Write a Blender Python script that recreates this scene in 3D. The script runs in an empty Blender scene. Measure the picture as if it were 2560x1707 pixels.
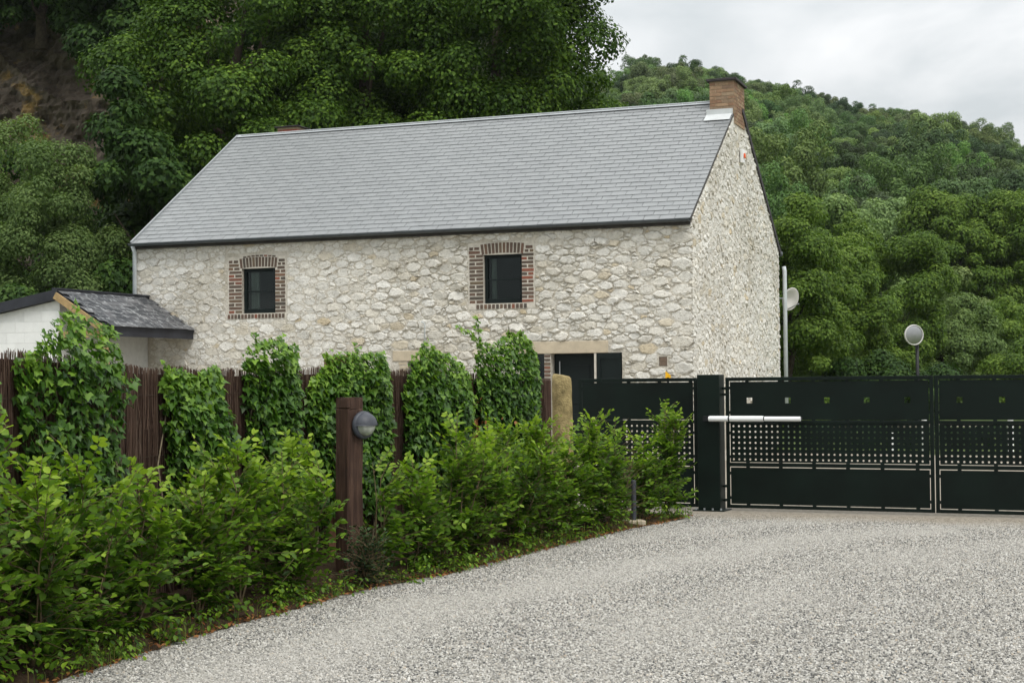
import bpy, math, random
import numpy as np
from mathutils import Matrix, Vector

rng = np.random.default_rng(11)
random.seed(5)
scn = bpy.context.scene
COL = scn.collection
R = math.radians

# ------------------------------------------------------------------ camera
cam_d = bpy.data.cameras.new('camera')
cam = bpy.data.objects.new('camera', cam_d)
COL.objects.link(cam)
cam_d.sensor_width = 36.0
cam_d.lens = 36.0 * 3880.0 / 2560.0
cam_d.clip_end = 3000.0
_p, _r = 0.0234, -0.01
F = Vector((0, math.cos(_p), math.sin(_p)))
U0 = Vector((0, -math.sin(_p), math.cos(_p)))
X0 = Vector((1, 0, 0))
XA = X0 * math.cos(_r) + U0 * math.sin(_r)
UA = -X0 * math.sin(_r) + U0 * math.cos(_r)
cam.matrix_world = Matrix(((XA.x, UA.x, -F.x, 0), (XA.y, UA.y, -F.y, 0), (XA.z, UA.z, -F.z, 1.65), (0, 0, 0, 1)))
scn.camera = cam

# ------------------------------------------------------------------ sky, sun, exposure
SUN_EL, SUN_AZ = R(56), R(150)          # azimuth clockwise from +Y: behind the camera, to its right
world = bpy.data.worlds.new('World')
scn.world = world
world.use_nodes = True
wn, wl = world.node_tree.nodes, world.node_tree.links
wn.clear()
w_out = wn.new('ShaderNodeOutputWorld')
sky = wn.new('ShaderNodeTexSky')
sky.sky_type = 'NISHITA'
sky.sun_disc = False
sky.sun_elevation = SUN_EL
sky.sun_rotation = SUN_AZ
bg_sky = wn.new('ShaderNodeBackground')
bg_sky.inputs['Strength'].default_value = 0.08
wl.new(sky.outputs[0], bg_sky.inputs['Color'])
geo = wn.new('ShaderNodeTexCoord')
sep = wn.new('ShaderNodeSeparateXYZ')
wl.new(geo.outputs['Generated'], sep.inputs[0])


def wmath(op, a, b=None, c=None):
    n = wn.new('ShaderNodeMath')
    n.operation = op
    for i, v in enumerate((a, b, c)):
        if v is None:
            continue
        if isinstance(v, (int, float)):
            n.inputs[i].default_value = v
        else:
            wl.new(v, n.inputs[i])
    return n.outputs[0]


zc = wmath('MAXIMUM', sep.outputs['Z'], 0.0)
den = wmath('ADD', zc, 0.22)
cx = wmath('DIVIDE', sep.outputs['X'], den)
cy = wmath('DIVIDE', sep.outputs['Y'], den)
comb = wn.new('ShaderNodeCombineXYZ')
wl.new(cx, comb.inputs[0])
wl.new(cy, comb.inputs[1])
cn = wn.new('ShaderNodeTexNoise')
cn.inputs['Scale'].default_value = 1.9
cn.inputs['Detail'].default_value = 7.0
cn.inputs['Roughness'].default_value = 0.52
cn.inputs['Distortion'].default_value = 0.5
wl.new(comb.outputs[0], cn.inputs['Vector'])
cr = wn.new('ShaderNodeValToRGB')
cr.color_ramp.elements[0].position = 0.38
cr.color_ramp.elements[0].color = (0.66, 0.695, 0.705, 1)
cr.color_ramp.elements[1].position = 0.64
cr.color_ramp.elements[1].color = (1.0, 1.0, 0.995, 1)
wl.new(cn.outputs['Fac'], cr.inputs[0])
# an overcast sky is about three times brighter overhead than at the horizon
grad = wmath('MULTIPLY_ADD', zc, 1.25, 0.60)
cl_bg = wn.new('ShaderNodeBackground')
wl.new(cr.outputs[0], cl_bg.inputs['Color'])
wl.new(grad, cl_bg.inputs['Strength'])
wmix = wn.new('ShaderNodeMixShader')
wmix.inputs[0].default_value = 0.90
wl.new(bg_sky.outputs[0], wmix.inputs[1])
wl.new(cl_bg.outputs[0], wmix.inputs[2])
wl.new(wmix.outputs[0], w_out.inputs['Surface'])

sun_d = bpy.data.lights.new('sun', 'SUN')
sun_d.energy = 1.45
sun_d.angle = R(25)
sun_d.color = (1.0, 0.965, 0.91)
sun = bpy.data.objects.new('sun', sun_d)
COL.objects.link(sun)
_sd = Vector((math.cos(SUN_EL) * math.sin(SUN_AZ), math.cos(SUN_EL) * math.cos(SUN_AZ), math.sin(SUN_EL)))
sun.rotation_euler = _sd.to_track_quat('Z', 'Y').to_euler()
sun.location = (10, -10, 30)

scn.view_settings.view_transform = 'Standard'
scn.view_settings.look = 'None'
scn.view_settings.gamma = 1.0
scn.view_settings.use_curve_mapping = False
scn.view_settings.exposure = 0.42
scn.render.engine = 'CYCLES'
scn.cycles.use_denoising = True
scn.cycles.max_bounces = 7
scn.cycles.diffuse_bounces = 3
scn.cycles.transparent_max_bounces = 12
scn.cycles.caustics_reflective = False
scn.cycles.caustics_refractive = False


# ------------------------------------------------------------------ materials
class NT:
    def __init__(self, name):
        self.m = bpy.data.materials.new(name)
        self.m.use_nodes = True
        self.n, self.l = self.m.node_tree.nodes, self.m.node_tree.links
        self.n.clear()
        self.out = self.n.new('ShaderNodeOutputMaterial')

    def new(self, t, **kw):
        nd = self.n.new(t)
        for k, v in kw.items():
            nd.inputs[k].default_value = v
        return nd

    def math(self, op, a, b=0.0, c=None):
        nd = self.n.new('ShaderNodeMath')
        nd.operation = op
        for i, v in enumerate((a, b, c)):
            if v is None:
                continue
            if isinstance(v, (int, float)):
                nd.inputs[i].default_value = v
            else:
                self.l.new(v, nd.inputs[i])
        return nd.outputs[0]

    def ramp(self, fac, stops):
        nd = self.n.new('ShaderNodeValToRGB')
        e = nd.color_ramp.elements
        while len(e) < len(stops):
            e.new(0.5)
        for el, (p, c) in zip(e, stops):
            el.position = p
            el.color = (*c, 1)
        self.l.new(fac, nd.inputs[0])
        return nd.outputs[0]

    def noise(self, scale, detail=5, rough=0.55, vec=None, dist=0.0):
        nd = self.new('ShaderNodeTexNoise', Scale=scale, Detail=detail, Roughness=rough, Distortion=dist)
        if vec is None:
            vec = self.coord()
        self.l.new(vec, nd.inputs['Vector'])
        return nd.outputs['Fac']

    def coord(self, scale=None):
        if not hasattr(self, '_c'):
            self._c = self.n.new('ShaderNodeNewGeometry').outputs['Position']
        if scale is None:
            return self._c
        mp = self.n.new('ShaderNodeMapping')
        mp.inputs['Scale'].default_value = scale
        self.l.new(self._c, mp.inputs[0])
        return mp.outputs[0]

    def mix(self, fac, a, b, mode='MIX'):
        nd = self.n.new('ShaderNodeMix')
        nd.data_type = 'RGBA'
        nd.blend_type = mode
        for sock, v in ((nd.inputs[0], fac), (nd.inputs[6], a), (nd.inputs[7], b)):
            if isinstance(v, (int, float)):
                sock.default_value = v
            elif isinstance(v, tuple):
                sock.default_value = (*v, 1)
            else:
                self.l.new(v, sock)
        return nd.outputs[2]

    def attr(self, name):
        nd = self.n.new('ShaderNodeAttribute')
        nd.attribute_name = name
        return nd.outputs['Fac']

    def objrand(self):
        return self.n.new('ShaderNodeObjectInfo').outputs['Random']

    def bump(self, h, strength=0.5, dist=0.02):
        nd = self.new('ShaderNodeBump', Strength=strength, Distance=dist)
        self.l.new(h, nd.inputs['Height'])
        return nd.outputs[0]

    def principled(self, col, rough=0.7, normal=None, spec=0.3, metal=0.0, out=True):
        b = self.n.new('ShaderNodeBsdfPrincipled')
        for key, v in (('Base Color', col), ('Roughness', rough), ('Specular IOR Level', spec), ('Metallic', metal)):
            if isinstance(v, tuple):
                b.inputs[key].default_value = (*v, 1)
            elif isinstance(v, (int, float)):
                b.inputs[key].default_value = v
            else:
                self.l.new(v, b.inputs[key])
        if normal is not None:
            self.l.new(normal, b.inputs['Normal'])
        if out:
            self.l.new(b.outputs[0], self.out.inputs[0])
        return b.outputs[0]


def simple(name, col, rough=0.6, var=0.25, scale=6.0, bump=0.3, bdist=0.01, spec=0.3, metal=0.0, detail=6):
    t = NT(name)
    f = t.noise(scale, detail)
    a = tuple(c * (1 - var) for c in col)
    b = tuple(min(1, c * (1 + var)) for c in col)
    c = t.ramp(f, [(0.3, a), (0.7, b)])
    nrm = t.bump(t.noise(scale * 5, 4), bump, bdist) if bump else None
    t.principled(c, rough, nrm, spec, metal)
    return t.m


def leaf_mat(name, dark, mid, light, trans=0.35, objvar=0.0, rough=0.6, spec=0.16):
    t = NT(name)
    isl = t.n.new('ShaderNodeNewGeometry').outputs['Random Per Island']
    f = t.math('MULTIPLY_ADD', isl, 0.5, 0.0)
    f = t.math('ADD', f, t.math('MULTIPLY', t.attr('growth_shade'), 0.6))  # leaf tone: fresh growth plus light and shade painted into the colour
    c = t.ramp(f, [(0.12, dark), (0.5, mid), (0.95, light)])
    if objvar:
        orr = t.objrand()
        hs = t.n.new('ShaderNodeHueSaturation')
        t.l.new(t.math('MULTIPLY_ADD', orr, 0.045, 0.486), hs.inputs['Hue'])
        o2 = t.math('FRACT', t.math('MULTIPLY', orr, 7.31))
        t.l.new(t.math('MULTIPLY_ADD', o2, objvar, 1.0 - objvar * 0.5), hs.inputs['Value'])
        o3 = t.math('FRACT', t.math('MULTIPLY', orr, 13.7))
        t.l.new(t.math('MULTIPLY_ADD', o3, 0.26, 0.72), hs.inputs['Saturation'])
        t.l.new(c, hs.inputs['Color'])
        c = hs.outputs[0]
    p = t.principled(c, rough, None, spec, out=False)
    tr = t.n.new('ShaderNodeBsdfTranslucent')
    tc = t.mix(1.0, c, (1.25, 1.35, 0.7), 'MULTIPLY')
    t.l.new(tc, tr.inputs['Color'])
    mx = t.n.new('ShaderNodeMixShader')
    mx.inputs[0].default_value = trans
    t.l.new(p, mx.inputs[1])
    t.l.new(tr.outputs[0], mx.inputs[2])
    t.l.new(mx.outputs[0], t.out.inputs[0])
    return t.m


def rnd_mat(name, stops, rough, nscale, namt, bscale, bstr, bdist, spec=0.25, stain=None):
    """colour by the piece: attribute rnd (joined pieces) plus object random (single pieces)"""
    t = NT(name)
    f = t.math('FRACT', t.math('ADD', t.attr('rnd'), t.math('MULTIPLY', t.objrand(), 1.0)))
    c = t.ramp(f, stops)
    n = t.noise(nscale, 6, 0.6)
    v = t.ramp(n, [(0.25, (1 - namt,) * 3), (0.75, (1 + namt * 0.6,) * 3)])
    c = t.mix(1.0, c, v, 'MULTIPLY')
    if name == 'limestone':
        c = t.mix(1.0, c, t.ramp(t.noise(0.55, 5, 0.6, dist=0.5), [(0.32, (0.80, 0.78, 0.735)), (0.52, (1.0, 1.0, 1.0)), (0.7, (1.06, 1.055, 1.04))]), 'MULTIPLY')
        pit = t.ramp(t.noise(26, 3, 0.5), [(0.30, (0.62, 0.59, 0.53)), (0.40, (1, 1, 1))])
        c = t.mix(1.0, c, pit, 'MULTIPLY')
    if stain:
        sn = t.noise(stain[0], 5, 0.6, dist=0.8)
        sf = t.ramp(sn, [(stain[1], (0, 0, 0)), (stain[1] + 0.12, (1, 1, 1))])
        c = t.mix(sf, c, stain[2])
    nrm = t.bump(t.noise(bscale, 6, 0.65), bstr, bdist)
    t.principled(c, rough, nrm, spec)
    return t.m


M = {}
M['stone'] = rnd_mat('limestone', [(0.0, (0.62, 0.595, 0.53)), (0.25, (0.75, 0.73, 0.675)), (0.5, (0.68, 0.665, 0.615)),
                                   (0.76, (0.80, 0.785, 0.735)), (0.95, (0.65, 0.61, 0.52)), (0.985, (0.58, 0.49, 0.34)), (1.0, (0.65, 0.625, 0.56))],
                     0.9, 14, 0.22, 38, 0.9, 0.02, 0.15)
t = NT('mortar')
n1 = t.noise(3.2, 8, 0.65)
n2 = t.noise(22, 6, 0.6)
c1 = t.ramp(n1, [(0.3, (0.50, 0.47, 0.405)), (0.55, (0.60, 0.57, 0.505)), (0.75, (0.68, 0.655, 0.59))])
c2 = t.ramp(n2, [(0.3, (0.78, 0.77, 0.75)), (0.6, (1.04, 1.03, 1.02))])
c3 = t.ramp(t.noise(0.55, 5, 0.6, dist=0.5), [(0.32, (0.78, 0.76, 0.70)), (0.52, (1.0, 1.0, 1.0)), (0.7, (1.05, 1.045, 1.03))])
t.principled(t.mix(1.0, t.mix(1.0, c1, c2, 'MULTIPLY'), c3, 'MULTIPLY'), 0.95, t.bump(t.math('ADD', n2, t.math('MULTIPLY', t.noise(7, 4), 1.5)), 1.0, 0.03), 0.1)
M['mortar'] = t.m
M['slate'] = rnd_mat('roof slate', [(0.0, (0.206, 0.215, 0.219)), (0.5, (0.217, 0.226, 0.230)), (1.0, (0.228, 0.237, 0.240))],
                     0.42, 5, 0.12, 60, 0.25, 0.004, 0.5)
M['old_slate'] = rnd_mat('weathered slate', [(0.0, (0.035, 0.038, 0.045)), (0.5, (0.075, 0.078, 0.085)), (0.8, (0.13, 0.13, 0.135)), (1.0, (0.05, 0.052, 0.06))],
                         0.5, 9, 0.35, 40, 0.5, 0.006, 0.4, stain=(9.0, 0.53, (0.30, 0.31, 0.31)))
M['brick'] = rnd_mat('brick', [(0.0, (0.105, 0.082, 0.063)), (0.3, (0.135, 0.092, 0.070)), (0.5, (0.090, 0.078, 0.064)),
                               (0.7, (0.165, 0.098, 0.070)), (0.85, (0.150, 0.120, 0.080)), (0.95, (0.26, 0.095, 0.062)), (1.0, (0.12, 0.085, 0.066))],
                     0.85, 30, 0.3, 60, 0.5, 0.008)
M['chimney_brick'] = rnd_mat('chimney brick', [(0.0, (0.29, 0.175, 0.11)), (0.35, (0.23, 0.135, 0.085)), (0.6, (0.34, 0.225, 0.14)),
                                               (0.85, (0.33, 0.25, 0.165)), (1.0, (0.20, 0.13, 0.09))],
                             0.88, 20, 0.3, 50, 0.5, 0.01)
M['joint'] = simple('pale joint mortar', (0.57, 0.535, 0.465), 0.95, 0.15, 15, 0.6, 0.01, 0.1)
M['chimney_joint'] = simple('chimney mortar', (0.36, 0.28, 0.19), 0.95, 0.2, 12, 0.6, 0.01, 0.1)
M['dark_joint'] = simple('slate cap', (0.035, 0.03, 0.032), 0.7, 0.3, 9, 0.4, 0.01)
M['zinc'] = simple('zinc', (0.36, 0.38, 0.39), 0.5, 0.1, 4, 0.1, 0.004, 0.5, 0.35)
M['pipe'] = simple('pale pipe', (0.52, 0.56, 0.57), 0.5, 0.12, 5, 0.1, 0.004, 0.4)
M['gutter'] = simple('dark gutter', (0.075, 0.085, 0.09), 0.5, 0.2, 5, 0.15, 0.004, 0.4)
M['fascia'] = simple('dark fascia', (0.055, 0.052, 0.048), 0.7, 0.25, 6, 0.2, 0.005)
M['lead'] = simple('lead flashing', (0.52, 0.54, 0.54), 0.55, 0.08, 5, 0.2, 0.004, 0.4)
M['concrete'] = simple('concrete lintel', (0.50, 0.43, 0.32), 0.9, 0.12, 7, 0.5, 0.008, 0.15)
M['frame'] = simple('dark green frame', (0.005, 0.010, 0.0095), 0.5, 0.15, 6, 0.1, 0.003, 0.2)
M['gate'] = simple('dark green paint', (0.0036, 0.0085, 0.0062), 0.5, 0.35, 2.2, 0.12, 0.003, 0.16)
M['curtain'] = simple('curtain', (0.55, 0.57, 0.54), 0.9, 0.1, 12, 0.4, 0.01)
M['dark_inside'] = simple('dark interior', (0.02, 0.02, 0.022), 0.9, 0.2, 3, 0)
t = NT('window glass')
fr = t.new('ShaderNodeFresnel', IOR=1.5)
tr = t.n.new('ShaderNodeBsdfTransparent')
tr.inputs[0].default_value = (0.62, 0.67, 0.65, 1)
gl = t.new('ShaderNodeBsdfGlossy', Roughness=0.02)
gl.inputs[0].default_value = (0.55, 0.6, 0.6, 1)
mx = t.n.new('ShaderNodeMixShader')
t.l.new(fr.outputs[0], mx.inputs[0])
t.l.new(tr.outputs[0], mx.inputs[1])
t.l.new(gl.outputs[0], mx.inputs[2])
t.l.new(mx.outputs[0], t.out.inputs[0])
M['glass'] = t.m
M['white_block'] = rnd_mat('white painted block', [(0.0, (0.73, 0.74, 0.72)), (1.0, (0.79, 0.80, 0.78))], 0.85, 6, 0.06, 45, 0.4, 0.006)
M['white_joint'] = simple('white block joint', (0.66, 0.67, 0.65), 0.9, 0.08, 8, 0.3, 0.005)
M['felt'] = simple('roofing felt', (0.028, 0.03, 0.038), 0.6, 0.3, 4, 0.3, 0.006)
M['pine'] = simple('pine board', (0.36, 0.25, 0.12), 0.8, 0.25, 9, 0.3, 0.006)
M['white_paint'] = simple('white enamel', (0.80, 0.81, 0.80), 0.35, 0.04, 8, 0.05, 0.002, 0.5)
M['black_plastic'] = simple('black plastic', (0.012, 0.013, 0.014), 0.5, 0.2, 8, 0.1, 0.003)
M['lamp_grey'] = simple('grey lamp housing', (0.046, 0.050, 0.062), 0.5, 0.15, 20, 0.3, 0.002, 0.4)
t = NT('frosted lamp glass')
b = t.n.new('ShaderNodeBsdfPrincipled')
c = t.ramp(t.noise(30, 5), [(0.3, (0.30, 0.32, 0.27)), (0.7, (0.46, 0.48, 0.43))])
t.l.new(c, b.inputs['Base Color'])
b.inputs['Roughness'].default_value = 0.25
b.inputs['Coat Weight'].default_value = 0.4
t.l.new(b.outputs[0], t.out.inputs[0])
M['frosted'] = t.m
M['orange'] = simple('orange plastic', (0.75, 0.40, 0.01), 0.5, 0.15, 20, 0.1)
M['red_lens'] = simple('red lens', (0.75, 0.12, 0.03), 0.3, 0.1, 20, 0)
M['mirror'] = simple('mirror face', (0.40, 0.40, 0.40), 0.30, 0.05, 4, 0, 0, 0.5, 1.0)
M['dish'] = simple('dish paint', (0.62, 0.60, 0.57), 0.5, 0.06, 9, 0.1)
M['pillar'] = simple('lichen covered stone', (0.33, 0.26, 0.125), 0.95, 0.4, 11, 1.0, 0.02, 0.1)
M['rust'] = simple('rusty brown board', (0.19, 0.095, 0.06), 0.9, 0.35, 9, 0.6, 0.01, 0.15)
M['vent_brown'] = simple('brown vent', (0.27, 0.20, 0.15), 0.8, 0.2, 30, 0.3)
M['bark'] = simple('bark', (0.075, 0.06, 0.045), 0.95, 0.4, 8, 1.0, 0.03, 0.1)
M['twig'] = simple('twig', (0.13, 0.10, 0.055), 0.9, 0.3, 30, 0.3, 0.004, 0.15)
M['vine'] = simple('pale vine stem', (0.27, 0.22, 0.15), 0.9, 0.3, 30, 0.3, 0.004, 0.15)
# sleeper wood: vertical grain
t = NT('tarred sleeper wood')
gv = t.coord((42.0, 42.0, 2.2))
g1 = t.noise(1.0, 7, 0.65, gv)
g2 = t.noise(5.0, 4, 0.5)
c = t.ramp(g1, [(0.25, (0.022, 0.013, 0.009)), (0.5, (0.060, 0.034, 0.024)), (0.8, (0.125, 0.078, 0.055))])
c = t.mix(1.0, c, t.ramp(g2, [(0.3, (0.7, 0.66, 0.64)), (0.7, (1.15, 1.1, 1.05))]), 'MULTIPLY')
t.principled(c, 0.8, t.bump(g1, 0.9, 0.012), 0.25)
M['sleeper'] = t.m
# heather brushwood
t = NT('heather brushwood')
isl = t.n.new('ShaderNodeNewGeometry').outputs['Random Per Island']
c = t.ramp(isl, [(0.0, (0.048, 0.029, 0.021)), (0.5, (0.095, 0.058, 0.042)), (0.88, (0.150, 0.098, 0.072)), (1.0, (0.22, 0.16, 0.12))])
t.principled(c, 0.9, None, 0.15)
M['brush'] = t.m
M['brush_back'] = simple('packed heather', (0.035, 0.02, 0.016), 0.95, 0.35, 25, 0.6, 0.01, 0.1)
# gravel ground (between the loose pebbles): two pale worn wheel tracks curve in from the gate
def tracks(t):
    sp = t.n.new('ShaderNodeSeparateXYZ')
    t.l.new(t.coord(), sp.inputs[0])
    dx = t.math('SUBTRACT', sp.outputs[0], 13.0)
    dy = t.math('SUBTRACT', sp.outputs[1], 4.0)
    r = t.math('SQRT', t.math('ADD', t.math('MULTIPLY', dx, dx), t.math('MULTIPLY', dy, dy)))
    r = t.math('ADD', r, t.math('MULTIPLY_ADD', t.noise(0.5, 3), 1.6, -0.8))
    ph = t.math('COSINE', t.math('MULTIPLY', t.math('SUBTRACT', r, 15.2), 2 * math.pi / 1.75))
    band = t.math('MULTIPLY', t.math('MULTIPLY_ADD', ph, 0.5, 0.5), t.ramp(t.math('MULTIPLY_ADD', r, 0.2, -2.5), [(0.0, (0, 0, 0)), (0.3, (1, 1, 1)), (0.85, (1, 1, 1)), (1.0, (0, 0, 0))]))
    blot = t.noise(0.6, 5, 0.6, dist=0.8)
    f = t.math('ADD', t.math('MULTIPLY', band, 0.42), t.math('MULTIPLY', blot, 0.75))
    return t.ramp(f, [(0.38, (0, 0, 0)), (0.85, (0.5, 0.5, 0.5))]), sp


def sandy(t, sp, c):
    """earthy strip trodden in along the gate"""
    gd = t.math('ADD', t.math('MULTIPLY', sp.outputs[0], 0.3996), t.math('MULTIPLY', sp.outputs[1], 0.9167))
    gdn = t.math('ADD', gd, t.math('MULTIPLY', t.noise(0.9, 4), 1.4))
    sand = t.ramp(t.math('MULTIPLY_ADD', gdn, 0.25, -4.25), [(0.24, (0, 0, 0)), (0.42, (0.8, 0.8, 0.8))])
    return t.mix(sand, c, t.ramp(t.noise(14, 6), [(0.3, (0.22, 0.186, 0.14)), (0.7, (0.38, 0.34, 0.275))]))


t = NT('gravel bed')
vor = t.new('ShaderNodeTexVoronoi', Scale=62.0)
t.l.new(t.coord(), vor.inputs['Vector'])
sepc = t.n.new('ShaderNodeSeparateColor')
t.l.new(vor.outputs['Color'], sepc.inputs[0])
c = t.ramp(sepc.outputs[0], [(0.0, (0.08, 0.082, 0.08)), (0.25, (0.20, 0.192, 0.175)), (0.6, (0.33, 0.318, 0.288)), (1.0, (0.50, 0.485, 0.45))])
dust, sp = tracks(t)
c = t.mix(dust, c, (0.44, 0.42, 0.38))
c = sandy(t, sp, c)
t.principled(c, 0.9, t.bump(vor.outputs['Distance'], 0.9, 0.012), 0.15)
M['gravel_bed'] = t.m
t = NT('pebble')
o = t.objrand()
c = t.ramp(o, [(0.0, (0.070, 0.072, 0.072)), (0.14, (0.14, 0.138, 0.13)), (0.32, (0.26, 0.248, 0.22)), (0.55, (0.355, 0.337, 0.30)),
               (0.78, (0.465, 0.447, 0.408)), (0.95, (0.62, 0.605, 0.565)), (1.0, (0.42, 0.35, 0.265))])
dust, sp = tracks(t)
c = sandy(t, sp, t.mix(dust, c, (0.43, 0.413, 0.376)))
t.principled(c, 0.85, None, 0.2)
M['pebble'] = t.m
M['soil'] = simple('dark soil', (0.055, 0.036, 0.022), 0.97, 0.45, 12, 1.0, 0.03, 0.1)
M['meadow'] = simple('rough grass ground', (0.07, 0.10, 0.03), 0.95, 0.4, 0.6, 0.6, 0.05, 0.1)
M['forest_floor'] = simple('forest floor', (0.030, 0.034, 0.016), 0.97, 0.4, 0.4, 0.5, 0.1, 0.1)
# rock
t = NT('cliff rock')
n1 = t.noise(0.33, 8, 0.62, dist=0.7)
n2 = t.noise(3.0, 9, 0.72, dist=0.6)
c = t.ramp(n1, [(0.30, (0.075, 0.066, 0.060)), (0.46, (0.135, 0.112, 0.088)), (0.56, (0.175, 0.150, 0.122)), (0.62, (0.36, 0.25, 0.10)), (0.68, (0.150, 0.130, 0.112))])
c = t.mix(1.0, c, t.ramp(n2, [(0.3, (0.45, 0.45, 0.46)), (0.65, (1.25, 1.2, 1.15))]), 'MULTIPLY')
t.principled(c, 0.95, t.bump(n2, 0.6, 0.1), 0.1)
M['rock'] = t.m

M['leaf_hornbeam'] = leaf_mat('hornbeam leaf', (0.027, 0.066, 0.007), (0.098, 0.190, 0.015), (0.275, 0.395, 0.036), 0.38, rough=0.5, spec=0.22)
M['leaf_ivy'] = leaf_mat('ivy leaf', (0.016, 0.050, 0.006), (0.058, 0.140, 0.013), (0.205, 0.340, 0.040), 0.30, rough=0.42, spec=0.3)
M['leaf_dark'] = leaf_mat('dark evergreen leaf', (0.010, 0.026, 0.010), (0.022, 0.048, 0.016), (0.05, 0.09, 0.028), 0.15)
M['leaf_maple'] = leaf_mat('maple leaf', (0.018, 0.046, 0.006), (0.055, 0.112, 0.012), (0.165, 0.265, 0.028), 0.26)
M['leaf_willow'] = leaf_mat('willow leaf', (0.062, 0.108, 0.032), (0.118, 0.182, 0.054), (0.195, 0.262, 0.088), 0.38)
M['leaf_deep'] = leaf_mat('deep green leaf', (0.014, 0.037, 0.007), (0.032, 0.073, 0.012), (0.085, 0.148, 0.024), 0.22)
M['leaf_bush'] = leaf_mat('fresh green leaf', (0.042, 0.086, 0.013), (0.098, 0.168, 0.022), (0.195, 0.280, 0.042), 0.28)
M['leaf_hill'] = leaf_mat('woodland leaf', (0.054, 0.108, 0.022), (0.115, 0.200, 0.036), (0.205, 0.300, 0.066), 0.26, objvar=0.6)
M['leaf_hill_light'] = leaf_mat('light woodland leaf', (0.072, 0.138, 0.024), (0.148, 0.245, 0.040), (0.245, 0.345, 0.074), 0.28, objvar=0.35)
M['leaf_hill_olive'] = leaf_mat('olive woodland leaf', (0.056, 0.086, 0.022), (0.104, 0.146, 0.036), (0.178, 0.218, 0.068), 0.24, objvar=0.35)
M['leaf_hill_dark'] = leaf_mat('dark woodland leaf', (0.024, 0.052, 0.013), (0.048, 0.098, 0.020), (0.098, 0.160, 0.036), 0.22, objvar=0.4)
M['leaf_dead'] = leaf_mat('withered leaf', (0.12, 0.05, 0.02), (0.24, 0.10, 0.035), (0.34, 0.17, 0.07), 0.2)
M['grass'] = leaf_mat('grass blade', (0.045, 0.075, 0.014), (0.095, 0.135, 0.026), (0.22, 0.185, 0.06), 0.3)


# ------------------------------------------------------------------ mesh helpers
def tag(o, label=None, cat=None, group=None, kind=None):
    if label:
        o['label'] = label
    if cat:
        o['category'] = cat
    if group:
        o['group'] = group
    if kind:
        o['kind'] = kind
    return o


def empty(name, loc=(0, 0, 0), rz=0.0, label=None, cat=None, group=None):
    o = bpy.data.objects.new(name, None)
    o.empty_display_size = 0.2
    COL.objects.link(o)
    o.location = loc
    o.rotation_euler = (0, 0, rz)
    return tag(o, label, cat, group)


def link(name, me, mat=None, parent=None, kind=None):
    if mat is not None and not me.materials:
        me.materials.append(M[mat] if isinstance(mat, str) else mat)
    o = bpy.data.objects.new(name, me)
    COL.objects.link(o)
    if parent is not None:
        o.parent = parent
    if kind:
        o['kind'] = kind
    return o


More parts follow.
